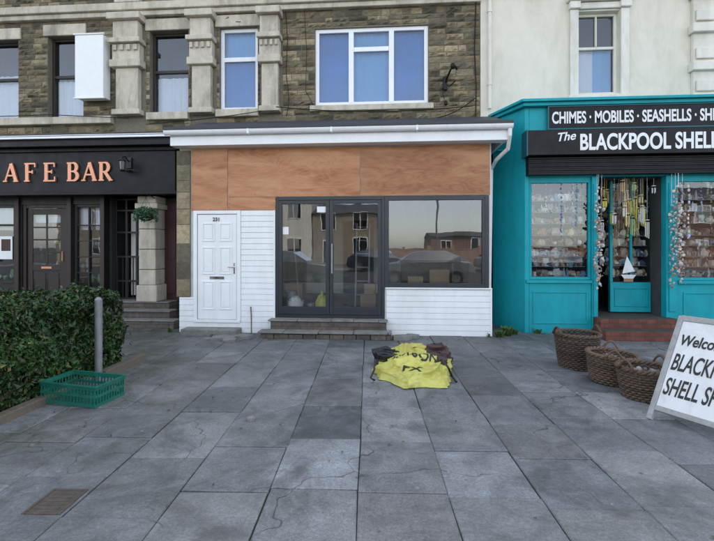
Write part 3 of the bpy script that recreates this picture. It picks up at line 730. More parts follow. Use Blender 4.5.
for i in range(130): 
    x=U(-9.4,-5.85); s=U(.02,.06); m.blob((x,YC+U(.22,.5),U(.8,2.1)),s,.03,U(.03,.12),random.choice([(.6,.55,.4),(.15,.3,.1),(.5,.2,.1),(.7,.7,.7),(.7,.5,.2),(.3,.35,.4),(.1,.25,.3)]))
m.obj('window_ornaments',m_shell,CB)
m=MB()
m.box(-5.74,-5.70,YC+.145,9.9,.0,2.52); m.box(-5.74,-4.36,9.9,9.95,0,2.52)
m.obj('recess_walls',m_dark,CB)
m=MB()
for x in (-5.68,-5.46,-5.24,-5.06): m.box(x-.02,x+.02,8.86,8.90,.42,2.5)
for z in (.44,.80,1.3,1.8,2.25,2.48): m.box(-5.68,-5.06,8.862,8.898,z-.018,z+.018)
for i in range(6): m.box(-5.66+i*.11,-5.645+i*.11,8.87,8.89,.42,1.3)
m.obj('entrance_screen',m_blackwood,CB,bevel=.003)
m=MB(); m.box(-5.44,-5.26,9.0,9.02,.5,2.2); m.obj('entrance_curtain',m_plaster,CB)
m=MB(); m.box(-5.735,-4.36,8.5,9.89,-.02,.40); m.box(-5.70,-4.2,8.2,8.498,-.02,.27); m.box(-5.66,-3.98,7.93,8.198,-.02,.135)
m.obj('cafe_steps',m_brickstep,CB,bevel=.012)
m=MB(); m.box(-5.72,-4.36,8.47,8.9,.402,.425);m.box(-5.72,-4.18,8.17,8.468,.272,.295);m.box(-5.68,-3.96,7.90,8.168,.137,.16); m.obj('cafe_step_treads',m_conc,CB,bevel=.008)
m=MB()
m.box(-5.01,-4.59,8.45,8.9,.426,.75)
for (za,zb) in ((.752,1.05),(1.058,1.45),(1.458,1.85),(1.858,2.25)): m.box(-4.97,-4.63,8.48,8.9,za,zb)
m.box(-5.03,-4.57,8.43,8.9,2.252,2.36); m.box(-4.99,-4.61,8.46,8.9,2.362,2.5)
m.obj('stone_pilaster',m_sand,CB,bevel=.018)
m=MB(); m.box(-4.74,-3.80,8.84,8.88,.40,2.5)
for (za,zb) in ((.55,1.1),(1.25,2.2)): m.box(-4.56,-4.40,8.825,8.839,za,zb); m.box(-4.34,-4.12,8.825,8.839,za,zb)
m.obj('maroon_side_door',m_maroon,CB,bevel=.006)
m=MB(); m.box(-15.5,-4.10,8.22,8.60,2.52,3.40); m.box(-15.5,-4.06,8.17,8.218,2.50,2.56); m.box(-15.5,-4.06,8.17,8.218,3.33,3.40)
m.box(-15.5,-4.0,8.02,8.88,3.402,3.50); m.box(-15.5,-4.03,8.06,8.88,3.502,3.60)
m.obj('cafe_fascia',m_black,CB,bevel=.006)
m=MB(); m.box(-15.5,-3.97,7.98,8.018,3.54,3.58); m.box(-15.5,-3.97,8.02,8.1,3.602,3.615); m.obj('roof_trim',m_white,CB,bevel=.004)
m=MB(); m.add([(-15.5,8.05,3.618),(-4.0,8.05,3.618),(-4.0,8.86,3.86),(-15.5,8.86,3.86)],[(0,1,2,3)]); m.obj('cafe_roof',m_roof,CB)
def letter(ch,x,z,h,w,mb,y):
    T=w*.26; t=w*.12; n=[0]
    def st(x0,z0,x1,z1,wd):
        n[0]+=1; e=.0007*n[0]
        a=Vector((x0*w,z0*h));b=Vector((x1*w,z1*h));d=(b-a).normalized();p=Vector((-d.y,d.x))*wd/2
        pts=[a-p,b-p,b+p,a+p]
        A=[(x+q.x,y-e,z+q.y) for q in pts];B=[(x+q.x,y+.03,z+q.y) for q in pts]
        mb.add(A+B,[(0,1,2,3),(7,6,5,4),(0,4,5,1),(1,5,6,2),(2,6,7,3),(3,7,4,0)])
    def arc(cx,cz,rx,rz,a0,a1,wd,N=14,mod=0):
        P=[(cx+rx*math.cos(math.radians(a0+(a1-a0)*i/N)),cz+rz*math.sin(math.radians(a0+(a1-a0)*i/N)),math.radians(a0+(a1-a0)*i/N)) for i in range(N+1)]
        n[0]+=1; e=.0007*n[0]
        ins=[];ou=[]
        for px,pz,a in P:
            ww=wd*(.45+.55*abs(math.cos(a)))
            c=Vector((px*w,pz*h));nn=Vector((math.cos(a),math.sin(a)))*ww/2
            ins.append(c-nn);ou.append(c+nn)
        for i in range(N):
            q=[ins[i],ou[i],ou[i+1],ins[i+1]]
            A=[(x+k.x,y-e,z+k.y) for k in q];B=[(x+k.x,y+.03,z+k.y) for k in q]
            mb.add(A+B,[(0,1,2,3),(7,6,5,4),(0,4,5,1),(1,5,6,2),(2,6,7,3),(3,7,4,0)])
    if ch=='A':
        st(.04,0,.5,1,t);st(.5,1,.93,0,T);st(.22,.33,.78,.33,t);st(-.12,.02,.2,.02,t*.8);st(.72,.02,1.1,.02,t*.8)
    if ch=='F' or ch=='E':
        st(.2,0,.2,1,T);st(.0,.98,.85,.98,t*.9);st(.2,.52,.65,.52,t);st(.85,1,.85,.78,t*.8);st(.65,.62,.65,.42,t*.7)
        if ch=='F': st(.0,.02,.42,.02,t*.8)
        else: st(.0,.02,.9,.02,t*.9);st(.9,0,.9,.25,t*.8)
    if ch=='B':
        st(.2,0,.2,1,T);st(.0,.98,.5,.98,t*.9);st(.0,.02,.5,.02,t*.9);st(.2,.52,.5,.52,t)
        arc(.5,.75,.27,.235,-90,90,T);arc(.5,.27,.34,.25,-90,90,T)
    if ch=='R':
        st(.2,0,.2,1,T);st(.0,.98,.5,.98,t*.9);st(.0,.02,.42,.02,t*.8);st(.2,.48,.5,.48,t);arc(.5,.73,.28,.25,-90,90,T);st(.5,.48,.95,0,T*.9);st(.85,.02,1.1,.02,t*.8)
    if ch=='C': arc(.55,.5,.5,.49,50,310,T,24)
mb=MB()
for ch,cx in (('C',-7.82),('A',-7.39),('F',-6.98),('E',-6.585),('B',-6.11),('A',-5.785),('R',-5.47)): letter(ch,cx-.13,2.77,.35,.255,mb,8.185)
mb.obj('cafe_bar_letters',m_copper,CB)
L=MB(); LX=-5.0
L.box(LX-.05,LX+.05,8.19,8.218,3.0,3.2); L.tube([(LX,8.19,3.12),(LX,8.08,3.2),(LX,7.98,3.16)],.012)
L.cyl((LX,7.98,3.16),(LX,7.98,3.10),.02,.08,6); L.cyl((LX,7.98,2.93),(LX,7.98,2.90),.05,.02,6); L.box(LX-.08,LX+.08,8.08,8.19,2.93,2.95)
for k in range(6):
    a=k*math.pi/3; L.tube([(LX+.073*math.cos(a),7.98+.073*math.sin(a),3.10),(LX+.046*math.cos(a),7.98+.046*math.sin(a),2.93)],.006,4)
L.cyl((LX,7.98,3.09),(LX,7.98,2.935),.050,.030,12,mi=1)
L.obj('wall_lantern',[m_blackwood,m_galv],bevel=.002)
hb=MB()
hb.tube([(-4.62,8.44,2.45),(-4.62,8.20,2.5),(-4.62,8.12,2.44)],.008,mi=1)
for a in (0,2.1,4.2): hb.tube([(-4.62,8.12,2.44),(-4.62+.14*math.cos(a),8.12+.14*math.sin(a),2.14)],.003,mi=1)
hb.blob((-4.62,8.12,2.08),.14,.14,.10,(.05,.04,.03),1,n=12,m=6)
for i in range(900):
    a=U(0,6.28);r=.22*math.sqrt(R());h=U(-.16,.12);p=Vector((-4.62+r*math.cos(a),8.12+r*math.sin(a),2.16+h*(1-r*3)-(.12 if r>.17 and R()<.4 else 0)))
    d=Vector((U(-1,1),U(-1,1),U(-1,1))).normalized();e=d.orthogonal().normalized();s=U(.012,.028);k=U(.5,1.4)
    hb.add([p-d*s,p+e*s*.5,p+d*s,p-e*s*.5],[(0,1,2,3)],(.05*k,.15*k,.06*k))
hb.obj('hanging_basket',[m_leaf,m_black])

# ------------------------------------------------------------------ cream building + shell shop (right)
RB=empty('cream_terrace_building',(4.5,Y2,0))
WR=(3.52,4.28,4.42,5.98)
rh=[WR,(6.6,7.4,4.42,5.98),(3.52,4.28,6.9,8.3),(6.6,7.4,6.9,8.3)]
wall('front_wall',1.70,14,3.5,H,Y2-.03,.35,rh,m_cream,RB)
for w in rh: window(RB,*w,Y2+.08,m_creampaint,m_glass_up,fw=.05,bars_h=[((w[2]+w[3])/2+.12,.05,w[0]+.05,w[1]-.05)],bars_v=[((w[0]+w[1])/2,.03,(w[2]+w[3])/2+.15,w[3]-.05)],curtain=[(w[0]+.05,w[0]+.36,w[2],w[2]+.9),(w[0]+.36,w[1]-.05,w[2],w[2]+.9)],cmat=[m_curt,m_netsky])
m=MB()
for w in rh[:2]:
    for (a,b) in ((w[0]-.16,w[0]-.003),(w[1]+.003,w[1]+.16)):
        m.box(a,b,Y2-.09,Y2-.031,w[2]-.05,w[3]+.02); m.box(a-.02,b+.02,Y2-.14,Y2-.031,w[3]+.022,w[3]+.16)
    m.box(w[0]-.20,w[1]+.20,Y2-.13,Y2-.031,w[2]-.16,w[2]-.052); m.box(w[0]-.01,w[1]+.01,Y2-.08,Y2-.031,w[3]+.03,w[3]+.15); m.box(w[0]-.22,w[1]+.22,Y2-.17,Y2-.031,w[3]+.162,w[3]+.24)
m.box(5.55,5.95,Y2-.12,Y2-.031,4.1,9.2)
for z in (4.15,4.75,5.45,6.1): m.box(5.50,6.0,Y2-.20,Y2-.031,z,z+.16); m.box(5.58,5.92,Y2-.17,Y2-.121,z+.22,z+.42)
m.box(1.76,14,Y2-.1,Y2-.031,6.35,6.5)
m.box(1.72,14,Y2-.35,Y2-.031,H-.3,H)
m.obj('stucco_mouldings',m_creampaint,RB,bevel=.015)
m=MB(); m.quad((1.71,19,0),(14,19,0),(14,19,H),(1.71,19,H)); m.quad((14,Y2,0),(14,19,0),(14,19,H),(14,Y2,H)); m.quad((1.71,Y2+.33,6.3),(13.9,Y2+.33,6.3),(13.9,18.9,6.3),(1.71,18.9,6.3)); m.quad((1.71,12.5,0),(13.9,12.5,0),(13.9,12.5,6.2),(1.71,12.5,6.2))
for w in rh: m.quad((w[0]-.1,Y2+.9,w[2]-.1),(w[1]+.1,Y2+.9,w[2]-.1),(w[1]+.1,Y2+.9,w[3]+.1),(w[0]-.1,Y2+.9,w[3]+.1))
m.obj('rear_walls',m_dark,RB)
rf=MB(); rf.add([(1.71,Y2-.4,H),(14.2,Y2-.4,H),(14.2,13.8,H+2.2),(1.71,13.8,H+2.2),(14.2,19.2,H),(1.71,19.2,H)],[(0,1,2,3),(3,2,4,5),(1,4,2),(0,3,5)]); rf.obj('slate_roof',m_slate,RB)
m=MB(); m.tube([(1.86,Y2-.1,9.3),(1.86,Y2-.1,6.6),(1.86,Y2-.1,4.15)],.035,n=10)
for z in (4.6,6,7.5): m.cyl((1.86,Y2-.1,z),(1.86,Y2-.1,z+.06),.045,n=10)
m.obj('downpipe',m_creampaint,RB)

SS=empty('shell_shop',(4.5,8.1,0)); Y3=8.1; XE=9.0
m=MB()
m.prism([(1.93,Y2-.04),(2.317,Y3),(2.39,Y3),(2.39,Y2-.04)],-.03,3.94)
m.box(2.392,XE,Y3+.002,Y3+.15,2.72,3.94)
m.box(2.392,3.44,Y3+.001,Y3+.12,-.03,.87); m.box(4.85,XE,Y3+.001,Y3+.12,-.03,.87)
m.box(3.44,3.54,Y3-.03,Y3+.12,-.03,2.72); m.box(4.66,4.85,Y3-.03,Y3+.12,.0,2.72)
m.box(6.9,7.05,Y3-.03,Y3+.12,.88,2.72)
m.box(2.33,3.438,Y3-.05,Y3-.001,.872,.925); m.box(4.852,XE,Y3-.05,Y3-.001,.872,.925)
m.box(2.392,3.438,Y3+.02,Y3+.10,.925,.975); m.box(2.392,3.438,Y3+.02,Y3+.10,2.62,2.72); m.box(2.392,2.44,Y3+.02,Y3+.10,.976,2.62); m.box(3.40,3.438,Y3+.02,Y3+.1,.976,2.62)
m.box(4.852,XE,Y3+.02,Y3+.10,.925,.975); m.box(4.852,XE,Y3+.02,Y3+.10,2.62,2.72)
for (a,b) in ((2.45,3.38),(4.95,6.8)):
    for zz in (.16,.70): m.box(a,b,Y3-.014,Y3,zz,zz+.03)
    m.box(a,a+.03,Y3-.013,Y3,.19,.70); m.box(b-.03,b,Y3-.013,Y3,.19,.70)
m.box(3.95,4.655,8.52,8.60,.32,.86); m.box(3.95,4.0,8.53,8.60,.86,2.7); m.box(4.30,4.34,8.53,8.6,.86,2.7)
m.box(4.02,4.60,8.505,8.519,.42,.45);m.box(4.02,4.60,8.505,8.519,.74,.77);m.box(4.02,4.05,8.506,8.519,.45,.74);m.box(4.57,4.60,8.506,8.519,.45,.74)
m.box(1.96,2.30,Y2-.3,Y2-.05,3.3,3.32)
m.box(3.46,3.52,Y3-.05,Y3-.031,.1,2.6); m.box(4.70,4.81,Y3-.05,Y3-.031,.4,2.6)
m.obj('teal_shopfront',m_teal,SS,bevel=.006)
m=MB(); m.prism([(1.88,Y2-.04),(2.27,7.99),(XE,7.99),(XE,Y2-.04)],3.942,4.0); m.prism([(1.84,Y2-.04),(2.23,7.93),(XE,7.93),(XE,Y2-.04)],4.002,4.05)
m.obj('teal_cornice',m_teal,SS,bevel=.006)
m=MB(); m.box(2.70,XE,8.03,8.10,3.55,3.92); 
m.box(2.28,XE,7.80,8.098,3.05,3.47)
m.obj('black_sign_boards',m_black,SS,bevel=.006)
m=MB(); m.box(2.68,XE,8.018,8.029,3.53,3.55);m.box(2.68,XE,8.018,8.029,3.92,3.94);m.box(2.68,2.70,8.018,8.029,3.55,3.92); m.box(2.26,2.279,7.79,8.09,3.04,3.48)
m.obj('sign_trims',m_tealdk,SS)
m=MB()
for i in range(9):
    z=2.74+i*.033; m.box(2.33,XE,7.93+(i%2)*.012,8.098,z,z+.031)
m.obj('shutter_box',m_black,SS,bevel=.004)
text('sign_lettering','CHIMES \u00b7 MOBILES \u00b7 SEASHELLS \u00b7 SHELLCRAFT',.28,(2.75,8.028,3.64),(math.pi/2,0,0),m_signwhite,SS,.003,.007,width=3.38)
text('sign_the','The',.20,(2.74,7.798,3.27),(math.pi/2,math.radians(-6),0),m_signwhite,SS,.003,.003,shear=.35)
text('sign_lettering','BLACKPOOL SHELL SHOP',.37,(3.12,7.798,3.13),(math.pi/2,0,0),m_signwhite,SS,.003,.010,width=2.9)
pane('window_glass',2.44,3.40,.975,2.62,Y3+.06,m_glass_up,SS); pane('window_glass',4.85,XE,.975,2.62,Y3+.06,m_glass_up,SS); pane('case_glass',4.0,4.655,.86,2.7,8.56,m_glass_old,SS)
m=MB(); m.quad((2.4,8.95,.3),(3.5,8.95,.3),(3.5,8.95,2.7),(2.4,8.95,2.7)); m.quad((4.7,8.95,.3),(XE,8.95,.3),(XE,8.95,2.7),(4.7,8.95,2.7)); m.quad((3.54,Y3+.1,.3),(3.54,11,.3),(3.54,11,2.7),(3.54,Y3+.1,2.7)); m.quad((4.67,Y3+.1,.3),(4.67,11,.3),(4.67,11,2.7),(4.67,Y3+.1,2.7)); m.quad((3.54,11,.3),(4.67,11,.3),(4.67,11,2.7),(3.54,11,2.7)); m.quad((2.4,Y3+.1,2.71),(XE,Y3+.1,2.71),(XE,11,2.71),(2.4,11,2.71)); m.quad((2.4,Y3+.1,.86),(3.5,Y3+.1,.86),(3.5,8.95,.86),(2.4,8.95,.86)); m.quad((4.7,Y3+.1,.86),(XE,Y3+.1,.86),(XE,8.95,.86),(4.7,8.95,.86))
m.obj('shop_interior',m_shopin,SS)
m=MB(); m.box(3.46,4.74,7.80,8.6,-.02,.30); m.box(3.40,5.0,7.48,7.798,-.02,.155); m.box(3.545,4.66,8.61,11,.28,.30); m.obj('red_steps',m_redstep,SS,bevel=.01)
SC=[(.72,.68,.62),(.58,.45,.36),(.62,.52,.42),(.42,.27,.17),(.85,.84,.80),(.22,.14,.09),(.5,.2,.15),(.22,.38,.42),(.6,.52,.28),(.08,.07,.06),(.35,.28,.22),(.12,.22,.36),(.78,.74,.68),(.3,.22,.16)]
m=MB()
for (xa,xb,ya) in ((2.46,3.38,8.22),(4.88,7.0,8.22),(4.02,4.64,8.62)):
    for z in (.98,1.16,1.34,1.53,1.71,1.92,2.12,2.32):
        m.box(xa,xb,ya,ya+.3,z-.010,z,(.20,.20,.19))
        x=xa+.02
        while x<xb:
            cl=random.choice(SC)
            for row in (0,.11,.2):
                s=U(.014,.07);k=U(.5,1.25);c=cl if R()<.5 else random.choice(SC);q=R()
                if q<.12: m.box(x-s*.7,x+s*.7,ya+.03+row,ya+.03+row+.03,z,z+s*2.2,tuple(v_*k for v_ in c))
                elif q<.3: m.cyl((x,ya+.04+row,z),(x+U(-.02,.02),ya+.04+row,z+s*2.6),s*.6,.003,6,tuple(v_*k for v_ in c))
                else: m.blob((x+U(-.02,.02),ya+.04+row,z+s*.8),s*U(.5,1.2),s*.7,s*U(.5,1.4),tuple(v_*k for v_ in c),n=7,m=5,jit=.3)
            x+=U(.022,.06)
    for i in range(int((xb-xa)*11)):
        x=U(xa,xb);z=2.6;zz=U(1.6,2.45);yy=ya-.05+U(-.02,.02)
        c=random.choice(SC); big_=U(.7,1.7)
        while z>zz: s=U(.006,.018)*big_; m.blob((x+U(-.010,.010),yy,z),s,s*.7,s*1.3,tuple(q*U(.5,1.1) for q in c),n=6,m=4,jit=.2); z-=U(.03,.09)
m.obj('shell_display',m_shell,SS)
m=MB()
for i in range(40):
    x=U(3.60,4.6);y=U(8.12,8.45);zt=U(1.95,2.66);n=random.choice([4,5,6]);c=random.choice([(.75,.6,.25),(.6,.4,.2),(.7,.7,.7),(.25,.14,.08),(.75,.72,.6),(.4,.5,.2),(.8,.7,.1),(.12,.08,.06)]);l=U(.1,.36)
    m.cyl((x,y,zt),(x,y,zt+.01),.035,n=8,col=c)
    m.cyl((x,y,zt),(x,y,2.7),.002,n=3,col=c)
    for k in range(n):
        a=k*6.28/n; m.cyl((x+.028*math.cos(a),y+.028*math.sin(a),zt-.03-l*(.7+.3*k/n)),(x+.028*math.cos(a),y+.028*math.sin(a),zt-.03),.006,n=5,col=c)
for i in range(70):
    x=U(3.58,4.0);y=U(8.6,9.6);z=U(.8,2.5);c=random.choice(SC);m.blob((x,y,z),U(.02,.07),U(.02,.06),U(.03,.09),c,n=7,m=5,jit=.2); m.cyl((x,y,z),(x,y,2.7),.002,n=3,col=c)
m.obj('wind_chimes',m_shell,SS)
m=MB()
for (xc,yc) in ((3.47,7.95),(3.50,7.96),(3.56,7.98),(4.74,7.96),(4.80,7.97),(4.70,7.99),(4.86,7.97),(4.77,7.93)):
    z=U(2.2,2.6); zb=U(.75,1.1)
    m.cyl((xc,yc,z),(xc,yc,2.74),.002,n=3)
    while z>zb:
        c=random.choice([(.6,.58,.52),(.45,.38,.32),(.5,.48,.45),(.35,.25,.18),(.22,.16,.13)]);s=U(.008,.034)
        m.blob((xc+U(-.045,.045),yc+U(-.03,.03),z),s*U(.5,1.2),s*.6,s*U(.6,1.2),c,n=6,m=4,jit=.3); z-=U(.02,.05)
m.obj('shell_garlands',m_shell,SS)
m=MB(); m.add([(4.14,8.48,1.02),(4.36,8.48,1.06),(4.22,8.48,1.34)],[(0,1,2)],(.85,.85,.85)); m.add([(4.12,8.48,1.0),(4.38,8.48,1.0),(4.33,8.48,.93),(4.17,8.48,.93)],[(3,2,1,0)],(.75,.75,.75)); m.cyl((4.22,8.485,.95),(4.22,8.485,1.36),.006,n=5,col=(.5,.4,.3))
m.box(4.17,4.33,8.485,8.50,.87,.93,(.3,.2,.1))
m.obj('model_sailboat',m_shell,SS)

# ------------------------------------------------------------------ hedge with timber edging, post
hg=MB()
HX0,HX1,HY0,HY1,HH=-5.6,-3.42,2.6,5.50,.94
def hoff(p): return .10*noise.noise(p*2.2)+.07*noise.noise(p*6.0+Vector((7,3,1)))
for i in range(52000):
    face=random.choices(['top','right','back','front'],[ (HX1-HX0)*(HY1-HY0),(HY1-HY0)*HH*1.7,(HX1-HX0)*HH*.5,(HX1-HX0)*HH*.5])[0]
    d=abs(random.gauss(0,.06))
    if face=='top': p=Vector((U(HX0,HX1),U(HY0,HY1),HH));n=Vector((0,0,1))
    elif face=='right': p=Vector((HX1,U(HY0,HY1),U(.02,HH)));n=Vector((1,0,0))
    elif face=='back': p=Vector((U(HX0,HX1),HY1,U(.02,HH)));n=Vector((0,1,0))
    else: p=Vector((U(HX0,HX1),HY0,U(.02,HH)));n=Vector((0,-1,0))
    o=hoff(p); cl=noise.noise(p*3.1+Vector((2,9,4)))
    r=.14
    if face=='top':
        ex=max(0,p.x-(HX1-r))/r; ey=max(0,p.y-(HY1-r))/r; p.z-=r*.6*(ex*ex+ey*ey)
    elif p.z>HH-r:
        e=(p.z-(HH-r))/r; p-=n*r*.6*e*e
    p=p+n*(o-d)
    if R()<.025: p+=n*U(.02,.12)
    if cl<-.34 and R()<.75: continue
    nn=(n*.6+Vector((U(-1,1),U(-1,1),U(-.6,1)))).normalized(); a=nn.orthogonal().normalized(); a.rotate(Matrix.Rotation(U(0,6.28),3,nn)); b=nn.cross(a)
    s=U(.018,.038); w=s*U(.45,.65)
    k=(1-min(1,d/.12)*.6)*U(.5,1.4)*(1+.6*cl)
    if R()<.04: c=(.18*k,.17*k,.05*k)
    elif R()<.02: c=(.14*k,.08*k,.03*k)
    else: c=(U(.026,.055)*k,U(.070,.11)*k,U(.014,.028)*k)
    fold=nn*s*.25
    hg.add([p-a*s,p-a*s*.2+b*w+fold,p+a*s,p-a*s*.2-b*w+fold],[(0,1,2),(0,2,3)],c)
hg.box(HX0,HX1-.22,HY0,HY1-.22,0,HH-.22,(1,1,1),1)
for i in range(260):
    x=HX1-.12+U(-.08,.06);y=U(HY0,HY1);hg.cyl((x,y,0),(x+U(-.1,.1),y+U(-.1,.1),U(.3,.8)),.005,.003,5,(.1,.07,.04),1)
hg.obj('hedge',[m_leaf,m_core])
m=MB(); m.box(-3.38,-3.28,2.2,4.7,-.01,.075); m.box(-3.36,-3.26,4.905,5.75,-.01,.085); m.obj('timber_edging',m_timber,bevel=.008)
po=MB(); po.cyl((-3.29,4.81,-.01),(-3.29,4.81,.91),.04,.04,20); po.cyl((-3.29,4.81,.91),(-3.29,4.81,.935),.04,.02,20); po.obj('steel_bollard',m_galv,smooth=False)

# ------------------------------------------------------------------ plastic crate
cr=MB(); cr.M=Matrix.Translation((-3.03,4.2,.0))@Matrix.Rotation(math.radians(-6),4,'Z')@Matrix.Rotation(math.radians(2),4,'Y')
def crate(z0,h,L=.60,W=.40):
    l,w=L/2,W/2;t=.012
    for z,hh in ((z0,.03),(z0+h*.5-.012,.024),(z0+h-.04,.04)):
        cr.box(-l,l,-w,-w+t,z,z+hh);cr.box(-l,l,w-t,w,z,z+hh);cr.box(-l,-l+t,-w+t,w-t,z,z+hh);cr.box(l-t,l,-w+t,w-t,z,z+hh)
    cr.box(-l-.012,l+.012,-w-.012,-w-.0005,z0+h-.012,z0+h);cr.box(-l-.012,l+.012,w+.0005,w+.012,z0+h-.012,z0+h);cr.box(-l-.012,-l-.0005,-w,w,z0+h-.012,z0+h);cr.box(l+.0005,l+.012,-w,w,z0+h-.012,z0+h)
    for za,zb in ((z0+.03,z0+h*.5-.012),(z0+h*.5+.012,z0+h-.04)):
        nx=16
        for i in range(nx+1):
            x=-l+.012+(L-.024)*i/nx
            for s in (-1,1):
                yc=s*(w-.006); cr.box(x-.006,x+.006,yc-.004,yc+.004,za,zb)
        for i in range(1,11):
            y=-w+W*i/11
            for s in (-1,1):
                xc=s*(l-.006); cr.box(xc-.004,xc+.004,y-.006,y+.006,za,zb)
    for i in range(18):
        x=-l+.02+(L-.04)*i/17; cr.box(x-.004,x+.004,-w+t,w-t,z0+.004,z0+.010)
    for i in range(12):
        y=-w+.02+(W-.04)*i/11; cr.box(-l+t,l-t,y-.004,y+.004,z0+.0105,z0+.015)
crate(.012,.20)
cr.obj('plastic_crate',m_crate)

# ------------------------------------------------------------------ yellow builder's bag
def crumple(cx,cy,rx,ry,h,seed,amp,nu=150,nv=60,pts=None,power=.6,peak=None,top=1.3):
    S=Vector((seed,seed*1.7,seed*.3)); vs=[];fs=[]
    rdg=lambda q,k: max(-1,1-abs(noise.noise(q))*k)
    for j in range(nv+1):
        v=j/nv
        for i in range(nu):
            t=2*math.pi*i/nu
            ph=v*math.pi/2
            rad=math.cos(ph)**power if v<1 else 0
            out=1
            if pts:
                for (ta,tw,k) in pts:
                    dd=(t-ta+math.pi)%(2*math.pi)-math.pi; out+=k*math.exp(-(dd/tw)**2)*(1-v*.6)
            x=rx*rad*math.cos(t)*out;y=ry*rad*math.sin(t)*out;z=h*(math.sin(ph)**top)
            if peak: x+=peak[0]*(z/h)**2;y+=peak[1]*(z/h)**2
            p=Vector((x,y,z));q=Vector((x*1.0,y*1.0,z*1.5))*3.0+S
            q=q+Vector((noise.noise(q*.8),noise.noise(q*.8+Vector((9,0,0))),0))*.8
            d=amp*(rdg(q,3.2)*.75+rdg(q*2.2,2.8)*.42+rdg(q*4.7,2.6)*.22+rdg(q*10,2.4)*.09-.5)
            nrm=Vector((math.cos(t),math.sin(t),.7*math.sin(ph)+.15)).normalized()
            p+=nrm*d*(1 if v>0.02 else .4)
            p+=Vector((noise.noise(q*1.3+Vector((5,0,0))),noise.noise(q*1.3+Vector((0,5,0))),0))*amp*.5
            if v<.10: p.z=max(.003,p.z*.4)
            p.z=max(.003,p.z)
            vs.append((cx+p.x,cy+p.y,p.z))
    for j in range(nv):
        for i in range(nu):
            a=j*nu+i;b=j*nu+(i+1)%nu; fs.append((a,b,b+nu,a+nu))
    return vs,fs
BG=empty('builders_rubble_bag',(.24,5.31,0))
vs,fs=crumple(.26,5.44,.42,.58,.24,3.3,.07,pts=[(-1.9,.35,.15),(-.95,.3,.18),(3.4,.35,.12),(.3,.35,.14),(2.2,.3,.15)],power=.85,peak=(.0,.16),top=.95)
m=MB(); m.add(vs,fs); ob=m.obj('yellow_sack',m_bag,BG,smooth=True)
bvh=BVHTree.FromPolygons([Vector(v) for v in vs],fs)
vs2,fs2=crumple(.50,5.56,.19,.26,.30,9.1,.09,90,36,power=.8); m=MB(); m.add(vs2,fs2); m.obj('brown_lining',m_baginner,BG,smooth=True)
vs2,fs2=crumple(-.08,5.68,.16,.18,.25,5.5,.08,90,36,power=.8); m=MB(); m.add(vs2,fs2); m.obj('black_liner',m_bagblack,BG,smooth=True)
vs2,fs2=crumple(.22,5.74,.20,.13,.27,2.2,.07,110,40,power=.8,peak=(.03,.03)); m=MB(); m.add(vs2,fs2); m.obj('sack_mouth',m_bag,BG,smooth=True)
def decal(body,size,origin,xd,yd,mat,off=.004):
    cu=bpy.data.curves.new('tmp','FONT'); cu.body=body; cu.size=size; cu.offset=.004
    o=bpy.data.objects.new('tmp',cu); COL.objects.link(o); bpy.context.view_layer.update()
    me=o.to_mesh(); bm=bmesh.new(); bm.from_mesh(me)
    bmesh.ops.triangulate(bm,faces=bm.faces[:])
    for k in range(3):
        es=[e for e in bm.edges if e.calc_length()>size*.10]
        if es: bmesh.ops.subdivide_edges(bm,edges=es,cuts=1); bmesh.ops.triangulate(bm,faces=[f for f in bm.faces if len(f.verts)>3])
    X=Vector(xd).normalized();Y=Vector(yd).normalized();N=X.cross(Y).normalized();O=Vector(origin)
    bad=[]
    for v in bm.verts:
        p=O+X*v.co.x+Y*v.co.y
        hit=bvh.ray_cast(p+N*1.0,-N)
        if hit[0] is None: bad.append(v)
        else: v.co=hit[0]+N*off
    if bad: bmesh.ops.delete(bm,geom=bad,context='VERTS')
    bmesh.ops.delete(bm,geom=[f for f in bm.faces if max(e.calc_length() for e in f.edges)>size*.35],context='FACES_ONLY')
    nm=bpy.data.meshes.new('printed_text'); bm.to_mesh(nm); bm.free(); nm.materials.append(mat)
    oo=bpy.data.objects.new('printed_text',nm); COL.objects.link(oo); par(oo,BG)
    bpy.data.objects.remove(o)
decal('JEWSON',.15,(-.03,5.36,.22),(.9,-.30,-.0),(.25,.85,.45),m_print)
decal('FX',.19,(.10,5.02,.08),(1,-.12,-.0),(.12,.8,.55),m_print)
m=MB()
m.tube([(-.1,5.2,.18),(-.2,5.1,.22),(-.20,5.0,.14),(-.24,4.95,.06),(-.2,5.0,.02)],.012,n=5); m.tube([(.48,5.15,.20),(.56,5.08,.24),(.62,5.05,.16),(.66,5.1,.06),(.70,5.0,.02)],.013,n=5)
m.obj('lifting_loops',m_bagblack,BG)

